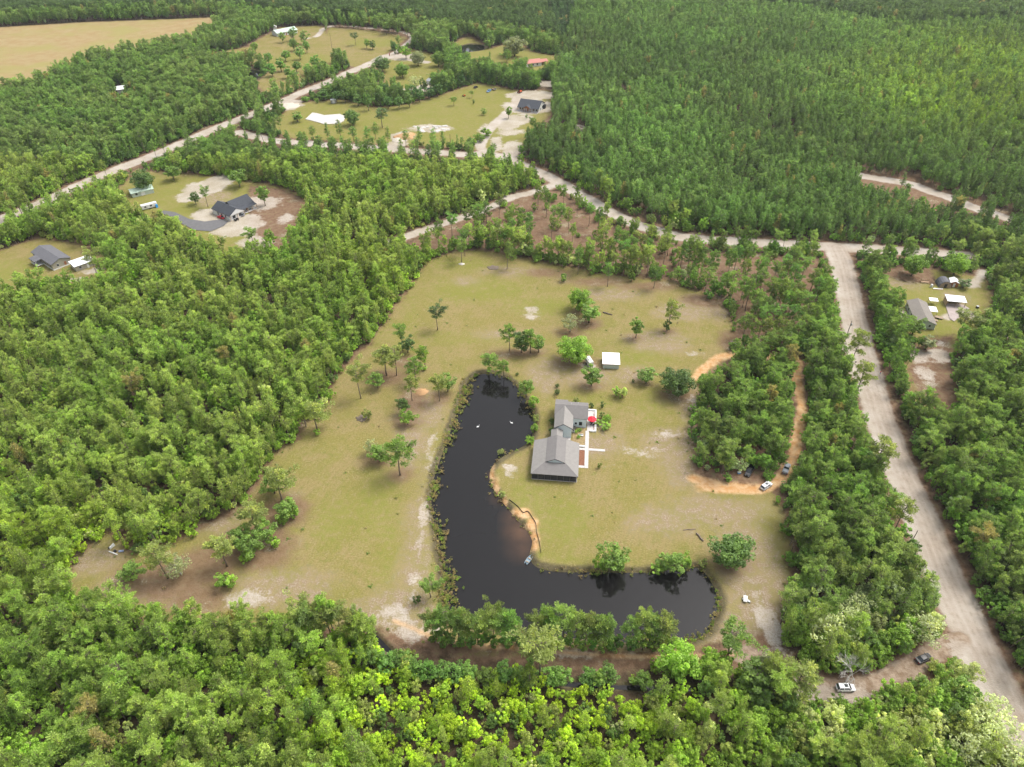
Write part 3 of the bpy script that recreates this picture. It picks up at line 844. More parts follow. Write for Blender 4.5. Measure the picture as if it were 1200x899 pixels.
def mass(name, protos, P, rot, scl, colr, label, cat):
    """one object: points that carry tree shapes, grown by geometry nodes"""
    me = bpy.data.meshes.new(name)
    n = len(P)
    me.vertices.add(n); me.vertices.foreach_set("co", P.astype(np.float32).ravel())
    a = me.attributes.new("leafcol", 'FLOAT_COLOR', 'POINT'); a.data.foreach_set("color", np.concatenate([colr, np.ones((n, 1))], 1).astype(np.float32).ravel())
    a = me.attributes.new("rot", 'FLOAT_VECTOR', 'POINT'); a.data.foreach_set("vector", rot.astype(np.float32).ravel())
    a = me.attributes.new("scl", 'FLOAT_VECTOR', 'POINT'); a.data.foreach_set("vector", scl.astype(np.float32).ravel())
    a = me.attributes.new("pick", 'INT', 'POINT'); a.data.foreach_set("value", np.random.default_rng(len(name)).integers(0, len(protos), n).astype(np.int32))
    o = bpy.data.objects.new(name, me); COL.objects.link(o)
    ng = bpy.data.node_groups.new(name + "_growth", 'GeometryNodeTree')
    ng.interface.new_socket("Geometry", in_out='INPUT', socket_type='NodeSocketGeometry')
    ng.interface.new_socket("Geometry", in_out='OUTPUT', socket_type='NodeSocketGeometry')
    gi = ng.nodes.new("NodeGroupInput"); go = ng.nodes.new("NodeGroupOutput")
    join = ng.nodes.new("GeometryNodeJoinGeometry")
    for k, pr in enumerate(protos):
        po = bpy.data.objects.new(name + "_shape", whole(pr, name + "_shape"))
        oi = ng.nodes.new("GeometryNodeObjectInfo"); oi.inputs["Object"].default_value = po; oi.inputs["As Instance"].default_value = False
        g2 = ng.nodes.new("GeometryNodeGeometryToInstance")
        ng.links.new(oi.outputs["Geometry"], g2.inputs[0]); ng.links.new(g2.outputs[0], join.inputs[0])
    ip = ng.nodes.new("GeometryNodeInstanceOnPoints")
    ip.inputs["Pick Instance"].default_value = True
    def na(nm, dt):
        x = ng.nodes.new("GeometryNodeInputNamedAttribute"); x.data_type = dt; x.inputs["Name"].default_value = nm; return x.outputs[0]
    m2p = ng.nodes.new("GeometryNodeMeshToPoints")
    ng.links.new(gi.outputs[0], m2p.inputs[0]); ng.links.new(m2p.outputs[0], ip.inputs["Points"])
    ng.links.new(join.outputs[0], ip.inputs["Instance"])
    ng.links.new(na("pick", 'INT'), ip.inputs["Instance Index"])
    e2r = ng.nodes.new("FunctionNodeEulerToRotation"); ng.links.new(na("rot", 'FLOAT_VECTOR'), e2r.inputs[0]); ng.links.new(e2r.outputs[0], ip.inputs["Rotation"])
    ng.links.new(na("scl", 'FLOAT_VECTOR'), ip.inputs["Scale"])
    ng.links.new(ip.outputs[0], go.inputs[0])
    md = o.modifiers.new("growth", 'NODES'); md.node_group = ng
    return tag(o, label, cat, None, "stuff")

# ------------------------------------------------------------------ the woods
PH = {'pine': [(14.5, 2.7), (13.0, 2.5), (16.0, 3.0), (12.0, 2.3), (15.0, 2.6), (13.5, 2.9)], 'young': [(11.5, 1.5), (10.5, 1.6), (12.0, 1.4), (11.0, 1.7)],
      'broad': [(10.0, 3.4), (9.0, 3.0), (11.0, 3.2), (8.5, 3.6), (10.5, 2.7)], 'big': [(11.0, 5.6), (10.0, 4.6)], 'shrub': [(3.6, 1.9), (2.8, 1.6), (4.4, 1.7), (3.2, 2.3)],
      'pale': [(10.5, 3.8), (9.5, 4.2)], 'bare': [(12.0, 4.0), (9.0, 3.0)]}
PROTO = {'pine': PINE, 'young': YPINE, 'broad': BROAD, 'big': BIG, 'shrub': SHRUB, 'pale': PALE}
OLIVE = np.array((0.170, 0.205, 0.058)); DARKP = np.array((0.068, 0.108, 0.040)); MID = np.array((0.116, 0.186, 0.036))
BRIGHT = np.array((0.150, 0.245, 0.034)); LIME = np.array((0.25, 0.335, 0.026)); PALEC = np.array((0.30, 0.34, 0.165)); DEEP = np.array((0.064, 0.106, 0.028))

# things the trees in front must leave in sight: px, py, radius px
SEEN = [(1077, 365, 14), (1117, 350, 14), (1092, 355, 6), (1106, 328, 14), (1083, 329, 8), (1120, 366, 9), (1090, 375, 6), (1095, 335, 20), (1060, 325, 15), (270, 245, 24), (290, 240, 14), (255, 255, 16), (300, 255, 20), (320, 240, 20), (285, 270, 15), (250, 220, 22), (200, 225, 24), (225, 235, 18), (176, 238, 9), (166, 222, 9), (67, 301, 22), (92, 297, 14), (40, 300, 12), (15, 300, 14), (105, 315, 8),
        (622, 122, 22), (600, 130, 20), (625, 108, 20), (566, 162, 8), (580, 145, 12), (600, 158, 14), (897, 569, 14), (878, 553, 7), (866, 554, 4), (921, 549, 6), (990, 807, 12), (1081, 772, 10), (1050, 790, 6), (1020, 802, 7), (960, 806, 8), (628, 73, 9), (340, 36, 14), (385, 139, 25), (470, 158, 16), (505, 150, 20), (540, 130, 28), (500, 135, 24), (450, 150, 18), (420, 155, 15), (573, 106, 8), (558, 102, 6), (608, 108, 5), (590, 110, 16),
        (865, 570, 14), (835, 567, 14), (830, 430, 8), (850, 419, 6), (936, 465, 5), (938, 480, 5), (933, 515, 4), (132, 642, 8), (873, 701, 8), (470, 80, 14), (470, 68, 14), (440, 70, 12), (425, 78, 8), (492, 102, 10), (480, 92, 10), (440, 48, 16), (410, 42, 10), (475, 45, 6), (590, 66, 12), (560, 66, 8), (365, 48, 14), (380, 70, 8), (140, 104, 6), (1031, 437, 6), (1045, 210, 12), (1080, 220, 12), (1020, 205, 10), (1105, 230, 10), (1140, 243, 8), (1175, 255, 8), (1070, 205, 8),
        (550, 56, 8), (297, 85, 5), (310, 100, 8), (640, 98, 6), (605, 230, 6), (575, 243, 6), (545, 253, 8), (515, 263, 8), (485, 274, 8), (655, 225, 8), (1098, 410, 12), (1095, 440, 14), (1080, 425, 8), (1105, 465, 8), (1075, 450, 6), (682, 146, 4), (520, 766, 8), (550, 768, 8), (580, 768, 8), (610, 772, 6), (665, 774, 9), (690, 776, 9), (725, 780, 9), (750, 776, 9), (480, 742, 9), (462, 735, 9), (460, 764, 4), (500, 762, 9), (535, 768, 9), (565, 769, 9), (595, 770, 9), (640, 772, 6), (725, 804, 4), (755, 805, 5), (865, 766, 5), (905, 735, 8)]
for name_, _l, p_, hw_, k_ in RP:
    if k_ == 'road':
        for q in p_[::2 if name_ == 'dirt_road' else 3]:
            a_, b_ = proj(q[0], q[1])
            if -20 < a_ < 1220 and 0 < b_ < 920:
                SEEN.append((a_, b_, ((12 if b_ < 770 else 3) if name_ == 'dirt_road' else (4.5 if name_ == 'valley_road' or (name_ == 'cross_road' and a_ < 600) else 2.6))))
SEEN = np.array(SEEN, float)


def open_ground(X, Y):
    s = sd_poly(X, Y, LAWN)
    for y in YARDS: s = np.maximum(s, sd_poly(X, Y, y) + 0.5)
    s = np.maximum(s, sd_poly(X, Y, FIELD) + 2)
    s = np.maximum(s, sd_poly(X, Y, STRAW_N))
    s = np.maximum(s, sd_poly(X, Y, STRAW_S) + 1.0)
    s = np.maximum(s, sd_poly(X, Y, POND) + 3)
    for sp in SMALL_PONDS: s = np.maximum(s, sd_poly(X, Y, sp) + 2)
    for n, l, p, hw, k in RP:
        s = np.maximum(s, hw + (2.2 if k == 'road' else 1.2) - seg_dist(X, Y, p, False))
    s = np.maximum(s, 1.8 - seg_dist(X, Y, DITCH, False))
    s = np.maximum(s, sd_blobs(X, Y, BLOBS['sand']))
    return s


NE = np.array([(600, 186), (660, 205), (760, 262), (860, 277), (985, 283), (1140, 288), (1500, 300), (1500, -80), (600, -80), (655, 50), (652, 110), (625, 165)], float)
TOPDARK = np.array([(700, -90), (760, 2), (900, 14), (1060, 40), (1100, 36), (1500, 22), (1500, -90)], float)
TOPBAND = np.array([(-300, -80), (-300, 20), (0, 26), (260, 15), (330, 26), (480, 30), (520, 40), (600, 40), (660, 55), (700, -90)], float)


def jitter_points(sp, seed, y0=50.0, y1=1120.0):
    rng = np.random.default_rng(seed)
    out = []
    ny = int((y1 - y0) / sp)
    for j in range(ny):
        y = y0 + j * sp
        w = (0.80 * (y * CT + CAM_H * ST)) + 30
        n = int(2 * w / sp)
        x = -w + (np.arange(n) + (0.5 if j % 2 else 0)) * sp
        out.append(np.stack([x, np.full(n, y)], -1))
    P = np.concatenate(out)
    return P + rng.uniform(-0.42, 0.42, P.shape) * sp, rng


def region_fields(X, Y):
    px, py = proj(X, Y)
    F = {'px': px, 'py': py}
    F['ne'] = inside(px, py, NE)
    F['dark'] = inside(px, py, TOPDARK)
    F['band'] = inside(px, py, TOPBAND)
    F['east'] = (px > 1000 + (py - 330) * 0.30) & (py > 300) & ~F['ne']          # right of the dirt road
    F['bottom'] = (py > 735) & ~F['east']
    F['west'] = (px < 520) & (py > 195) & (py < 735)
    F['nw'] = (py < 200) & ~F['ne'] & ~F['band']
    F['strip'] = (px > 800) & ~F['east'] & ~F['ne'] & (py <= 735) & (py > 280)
    g = lambda cx, cy, rx, ry: np.exp(-(((px - cx) / rx) ** 2 + ((py - cy) / ry) ** 2))
    F['lime'] = np.clip(g(60, 640, 150, 60) + g(620, 850, 200, 75) * 1.2 + g(430, 830, 130, 60) * .8 + g(470, 790, 60, 30) + g(1130, 110, 130, 55) * 1.4 + g(440, 330, 50, 40) * .6 + g(380, 560, 60, 30) * .5 + g(1150, 90, 80, 40) * .5 + g(560, 800, 120, 25) * .5, 0, 1)
    F['paleb'] = np.clip(g(1130, 850, 90, 60) + g(990, 720, 60, 25) + g(1075, 730, 40, 25) + g(1000, 860, 80, 30) * .6, 0, 1)
    F['n1'] = vnoise(X, Y, 38, 3, 3)
    F['n2'] = vnoise(X, Y, 90, 9, 3)
    return F


def colours(kind, F, n, rng):
    u = lambda: rng.uniform(0, 1, (n, 1))
    n1 = ((F['n1'] - 0.5) * 2.6).clip(-1, 1)[:, None]; lime = F['lime'][:, None]
    if kind in ('pine', 'young'):
        c = OLIVE * (1 + 0.0 * u())
        c = c + (MID - OLIVE) * np.clip(0.3 + 0.5 * n1 + 0.5 * (u() - 0.5), 0, 1)
        if kind == 'young':
            c = np.where((F['west'] | F['bottom'])[:, None], c, c * 0.55 + MID * 0.45)
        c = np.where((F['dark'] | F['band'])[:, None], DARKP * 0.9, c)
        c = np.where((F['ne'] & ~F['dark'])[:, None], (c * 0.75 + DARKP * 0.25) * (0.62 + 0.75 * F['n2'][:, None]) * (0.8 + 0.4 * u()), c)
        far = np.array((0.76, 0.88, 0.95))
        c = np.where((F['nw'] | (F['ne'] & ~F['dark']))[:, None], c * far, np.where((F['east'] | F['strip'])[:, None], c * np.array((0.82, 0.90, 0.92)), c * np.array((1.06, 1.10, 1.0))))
        c = c + (LIME * 0.8 - c) * 0.65 * lime * u()
        c = c * (0.78 + 0.62 * u())
        # a few rusty or yellowing crowns
        r = u()
        c = np.where(r > 0.988, np.array((0.20, 0.18, 0.065)), c)
    else:
        c = MID + (BRIGHT - MID) * np.clip(0.45 + 0.5 * n1 + 0.7 * (u() - 0.5), 0, 1)
        c = c + (LIME - c) * np.clip(lime * (0.25 + 0.9 * u()), 0, 1)
        c = np.where(u() < 0.14, OLIVE * 1.05, c)
        c = np.where(u() < np.where(F['nw'], 0.3, 0.10)[:, None], DEEP * 1.4, c)
        c = np.where(u() < 0.03, PALEC, c)
        c = np.where((F['paleb'][:, None] > 0.3) & (u() < 0.5), PALEC * (0.7 + 0.4 * u()), c)
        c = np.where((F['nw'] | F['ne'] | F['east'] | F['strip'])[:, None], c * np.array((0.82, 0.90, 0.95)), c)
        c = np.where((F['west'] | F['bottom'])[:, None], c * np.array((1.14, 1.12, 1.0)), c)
        c = c * (0.75 + 0.5 * u())
    return c


def scatter(kind, sp, seed, prob, hmul=(0.8, 1.15), keep=0.0, y1=1120.0):
    P, rng = jitter_points(sp, seed, y1=y1)
    X, Y = P[:, 0], P[:, 1]
    s = open_ground(X, Y)
    F = region_fields(X, Y)
    p = prob(F, s)
    thin = (sd_poly(X, Y, STRAW_N) > 1.5) & (s < 9e8)
    if kind in ('pine', 'shrub'):                    # the belt north of the lawn is thinned, not cleared
        for n_, l_, p_, hw_, k_ in RP: thin &= seg_dist(X, Y, p_, False) > hw_ + 2
        p = np.where(thin, (0.07 if kind == 'pine' else 0.05) * np.where((F['px'] > 622) & (F['px'] < 700), 0.4, 1.0), p); s = np.where(thin, -5.0, s)
    ok = (s < -keep) & (rng.uniform(0, 1, len(X)) < p)
    P = P[ok]; X, Y = P[:, 0], P[:, 1]; F = {k: v[ok] for k, v in F.items()}; s = s[ok]
    n = len(P)
    pick = rng.integers(0, len(PROTO[kind]), n)
    k = rng.uniform(hmul[0], hmul[1], n) * (0.82 + 0.36 * F['n2'])
    low = F['bottom'] & (F['px'] > 430) & (F['px'] < 880) & (F['py'] > 795)
    k = np.where(low, k * (0.72 if kind == 'broad' else 0.85), k)
    if kind in ('pine', 'young'):
        k = np.where(F['dark'] | F['band'], k * 1.18, k)
    hh = np.array([PH[kind][i][0] for i in pick]) * k
    rr = np.array([PH[kind][i][1] for i in pick]) * k * rng.uniform(0.75, 1.05, n)
    # keep the sight lines open
    cx, cy = proj(X, Y, hh * 0.62)
    sc = FPX / (Y * CT + (CAM_H - hh * 0.6) * ST)
    bad = np.zeros(n, bool)
    rad = rr * sc
    vr = hh * 0.30 * sc
    for qx, qy, qr in SEEN:
        bad |= (F['py'] > qy - 2) & (np.abs(cx - qx) < qr + rad * 0.75) & (np.abs(cy - qy) < qr * 0.8 + vr)
    m = ~bad
    F = {k2: v[m] for k2, v in F.items()}
    return dict(x=X[m], y=Y[m], h=hh[m], r=rr[m], pick=pick[m], k=k[m], c=colours(kind, F, int(m.sum()), rng), F=F, rng=rng, size=rad[m], s=s[m])


def pp_pine(F, s):
    p = np.full(len(s), 0.6)
    p = np.where(F['ne'], 0.05, p)
    p = np.where(F['dark'] | F['band'], 0.2, p)
    p = np.where(F['west'], 0.24 + 0.26 * (F['n1'] > 0.5), p)
    p = np.where(F['bottom'], np.where(F['px'] < 420, 0.42, 0.16) * (1 - 0.6 * F['lime']), p)
    p = np.where(F['strip'], 0.6, p)
    p = np.where(F['east'], 0.62, p)
    return p * (1 - 0.75 * F['paleb'])


def pp_young(F, s):
    p = np.where(F['ne'], 0.45 + 0.5 * np.clip((F['n1'] - 0.36) * 6, 0, 1), 0.06)
    p = np.where(F['ne'] & (F['lime'] > 0.45), 0.55, p)
    p = np.where(F['dark'] | F['band'], 0.95, p)
    p = np.where(F['nw'], 0.3, p)
    p = np.where(F['west'], 0.34, p)
    p = np.where(F['bottom'] & (F['px'] < 430), 0.30, p)
    p = np.where(F['east'] | F['strip'], 0.16, p)
    p = np.where((F['px'] > 330) & (F['px'] < 620) & (F['py'] > 180) & (F['py'] < 300), 0.42, p)
    return p


def pp_broad(F, s):
    p = np.full(len(s), 0.35)
    p = np.where(F['ne'], 0.06 + 0.5 * (F['lime'] > 0.4) + 0.25 * (F['n1'] > 0.62), p)
    p = np.where(F['dark'] | F['band'], 0.04, p)
    p = np.where(F['west'], 0.40, p)
    p = np.where(F['bottom'], np.where(F['px'] > 430, 1.0, 0.5), p)
    p = np.where(F['nw'], 0.35, p)
    p = np.where((s > -6) & ~F['ne'], p + 0.15, p)
    return p


def pp_shrub(F, s):
    p = np.full(len(s), 0.62)
    p = np.where(F['ne'], 0.22, p)
    p = np.where(F['dark'] | F['band'], 0.0, p)
    p = np.where(F['nw'], 0.3, p)
    p = np.where((s > -7) & ~F['ne'], 0.85, p)
    p = np.where(F['bottom'], 0.95, p)
    return p


def rows_of(d, m):
    n = int(m.sum()); rng = d['rng']
    P = np.stack([d['x'][m], d['y'][m], np.full(n, -0.1)], -1)
    lean = 0.05
    rot = np.stack([rng.normal(0, lean, n), rng.normal(0, lean, n), rng.uniform(0, 6.283, n)], -1)
    w = d['k'][m] * rng.uniform(0.72, 1.02, n)
    scl = np.stack([w, w, d['k'][m]], -1)
    return P, rot, scl, d['c'][m]


def add_tree(kind, x, y, h, r, col, label, name, cat, group=None, pick=0, rz=0.0, lean=(0, 0), z=-0.08):
    """a tree thing: an Empty at its foot with trunk and crown"""
    ph, pr = PH[kind][pick]
    e = empty(name, (x, y, z), 0.0, (r / pr, r / pr, h / ph))
    e.rotation_euler = (lean[0], lean[1], rz)
    if kind == 'bare':
        o = bpy.data.objects.new("trunk", BARE[pick]); COL.objects.link(o); o.parent = e
    else:
        t, c = PROTO[kind][pick]
        o = bpy.data.objects.new("trunk", t); COL.objects.link(o); o.parent = e
        o = bpy.data.objects.new("crown", c); COL.objects.link(o); o.parent = e
        o["leafcol"] = [float(v) for v in col]
    return tag(e, label, cat, group)


ORD = "first second third fourth fifth sixth seventh eighth ninth tenth eleventh twelfth thirteenth fourteenth fifteenth sixteenth seventeenth eighteenth nineteenth twentieth twenty-first twenty-second twenty-third twenty-fourth twenty-fifth twenty-sixth twenty-seventh twenty-eighth twenty-ninth thirtieth thirty-first thirty-second thirty-third thirty-fourth thirty-fifth thirty-sixth thirty-seventh thirty-eighth thirty-ninth fortieth".split()


def where_phrase(px, py):
    if px > 1000 + (py - 330) * 0.30: return "east of the dirt road"
    if py > 735 and px < 200: return "in the lower left corner woods"
    if py > 735 and px < 430: return "below the lawn's left arm"
    if py > 735 and px < 640: return "south of the ditch, left half"
    if py > 735 and px < 840: return "south of the ditch, right half"
    if py > 735: return "around the winding drive"
    if px > 800: return "between lawn and dirt road"
    if py > 600: return "left of the lawn's left arm"
    return "west of the lawn"


def individuals(d, count, kind, name, cat, words):
    vis = (d['F']['px'] > -15) & (d['F']['px'] < 1215) & (d['F']['py'] > 0) & (d['F']['py'] < 925)
    order = np.argsort(-np.where(vis, d['size'], -1))[:count]
    m = np.zeros(len(d['x']), bool); m[order] = True
    rng = d['rng']
    sets = {}
    for i in order:
        px, py = d['F']['px'][i], d['F']['py'][i]
        w = where_phrase(px, py)
        c = d['c'][i]
        hue = c[0] / c[1]
        lum = c[1]
        shade = "yellow green" if lum > 0.30 and hue < 0.75 else ("olive" if hue > 0.72 else ("bright green" if lum > 0.20 else "dark green"))
        if hue > 0.8 and lum > 0.25: shade = "pale green"
        size = "tall" if d['k'][i] > 0.85 else "lower"
        sets.setdefault(f"{size} {shade} {words} in woods {w}" if not w.startswith("in ") else f"{size} {shade} {words} {w}", []).append((px, i))
    for lab, members in sets.items():
        members.sort()
        for k_, (px, i) in enumerate(members):
            add_tree(kind, d['x'][i], d['y'][i], d['h'][i], d['r'][i], d['c'][i], lab if len(members) == 1 else f"{lab}, {ORD[k_] if k_ < len(ORD) else 'rightmost'} from left", name, cat,
                     f"{words}s in the dense woods", int(d['pick'][i]), rng.uniform(0, 6.28), (rng.normal(0, .04), rng.normal(0, .04)))
    return m


dp = scatter('pine', 3.4, 101, pp_pine, (0.62, 1.06))
dy = scatter('young', 3.05, 102, pp_young, (0.7, 1.35))
db = scatter('broad', 3.6, 103, pp_broad, (0.5, 0.96))
ds = scatter('shrub', 2.7, 104, pp_shrub, (0.7, 1.5), keep=-0.6, y1=720)
mp = individuals(dp, 130, 'pine', "pine_tree", "pine tree", "pine")
mb_ = individuals(db, 215, 'broad', "broadleaf_tree", "tree", "leafy tree")
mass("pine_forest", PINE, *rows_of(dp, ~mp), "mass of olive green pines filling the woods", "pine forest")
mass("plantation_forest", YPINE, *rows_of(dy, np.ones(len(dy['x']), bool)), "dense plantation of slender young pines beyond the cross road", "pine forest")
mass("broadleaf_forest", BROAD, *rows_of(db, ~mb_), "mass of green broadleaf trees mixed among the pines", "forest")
mass("undergrowth", SHRUB, *rows_of(ds, np.ones(len(ds['x']), bool)), "green shrubs and saplings covering the woodland floor", "undergrowth")
print("WOODS", len(dp['x']), len(dy['x']), len(db['x']), len(ds['x']))

# low growth on the pond's banks
_r = np.random.default_rng(7)
bp_, bs_, bc_ = [], [], []
for i in range(len(POND)):
    a, b = POND[i], POND[(i + 1) % len(POND)]
    L = np.hypot(*(b - a)); nrm = np.array([b[1] - a[1], a[0] - b[0]]) / (L + 1e-9)
    mx, my = proj(*((a + b) / 2))
    west = mx < 560 and my < 720
    q_ = float(vnoise(np.array([a[0]]), np.array([a[1]]), 7.0, 21, 2)[0])
    dens = (9.0 if west else (2.5 if (mx > 570 and mx < 632 and my < 650) else 5.0)) * max(0.1, (q_ - 0.28) * 2.6)
    for k in range(int(L * dens) + (1 if _r.uniform() < (L * dens) % 1 else 0)):
        p = a + (b - a) * _r.uniform() + nrm * (_r.normal(0.8 if west else 0.2, 1.3 if west else 0.7) * (0.5 + q_))
        bp_.append((p[0], p[1], -0.45)); bs_.append(_r.uniform(0.25, 0.85) ** 1.2 * (1.3 if west else 1.0))
        c = np.array([(0.20, 0.19, 0.06), (0.16, 0.18, 0.045), (0.25, 0.21, 0.09), (0.14, 0.21, 0.03), (0.19, 0.15, 0.08)][_r.integers(0, 5)])
        bc_.append(c * _r.uniform(0.75, 1.2))
bs_ = np.array(bs_)
mass("bank_weeds", TUFT, np.array(bp_), np.stack([_r.normal(0, .1, len(bs_)), _r.normal(0, .1, len(bs_)), _r.uniform(0, 6.28, len(bs_))], -1), np.stack([bs_, bs_, bs_ * _r.uniform(.8, 1.5, len(bs_))], -1), np.array(bc_),
     "olive and brown weeds growing along the pond's edge", "weeds")
# weeds on rough ground: scattered tufts over lawn edges and clearings
wx, _rw = jitter_points(3.0, 205, 60, 460)
so = open_ground(wx[:, 0], wx[:, 1]); lw = sd_poly(wx[:, 0], wx[:, 1], LAWN); sn = sd_poly(wx[:, 0], wx[:, 1], STRAW_N)
prob = np.where((lw > 0) & (lw < 3), 0.5, np.where(lw > 0, 0.035, np.where(sn > 0, 0.10, 0.0)))
prob = np.where(sd_poly(wx[:, 0], wx[:, 1], POND) > -2, 0, prob)
rd_ = np.full(len(wx), 9e9)
for n_, l_, p_, hw_, k_ in RP: rd_ = np.minimum(rd_, seg_dist(wx[:, 0], wx[:, 1], p_, False) - hw_)
prob = np.where(rd_ < 0.6, 0, prob)
hx, hy = 15.0, 182.0
prob = np.where((np.abs(wx[:, 0] - hx) < 20) & (np.abs(wx[:, 1] - hy) < 23), 0, prob)
mw = _rw.uniform(0, 1, len(wx)) < prob
wx = wx[mw]; nw_ = len(wx); sw = _rw.uniform(0.35, 0.9, nw_)
wc = np.array([(0.12, 0.16, 0.03), (0.15, 0.16, 0.05), (0.09, 0.14, 0.025), (0.2, 0.16, 0.08)])[_rw.integers(0, 4, nw_)]
mass("lawn_weeds", TUFT, np.concatenate([wx, np.full((nw_, 1), -0.05)], 1), np.stack([np.zeros(nw_), np.zeros(nw_), _rw.uniform(0, 6.28, nw_)], -1), np.stack([sw, sw, sw * .7], -1), wc, "scattered weed tufts along the lawn's edges", "weeds")

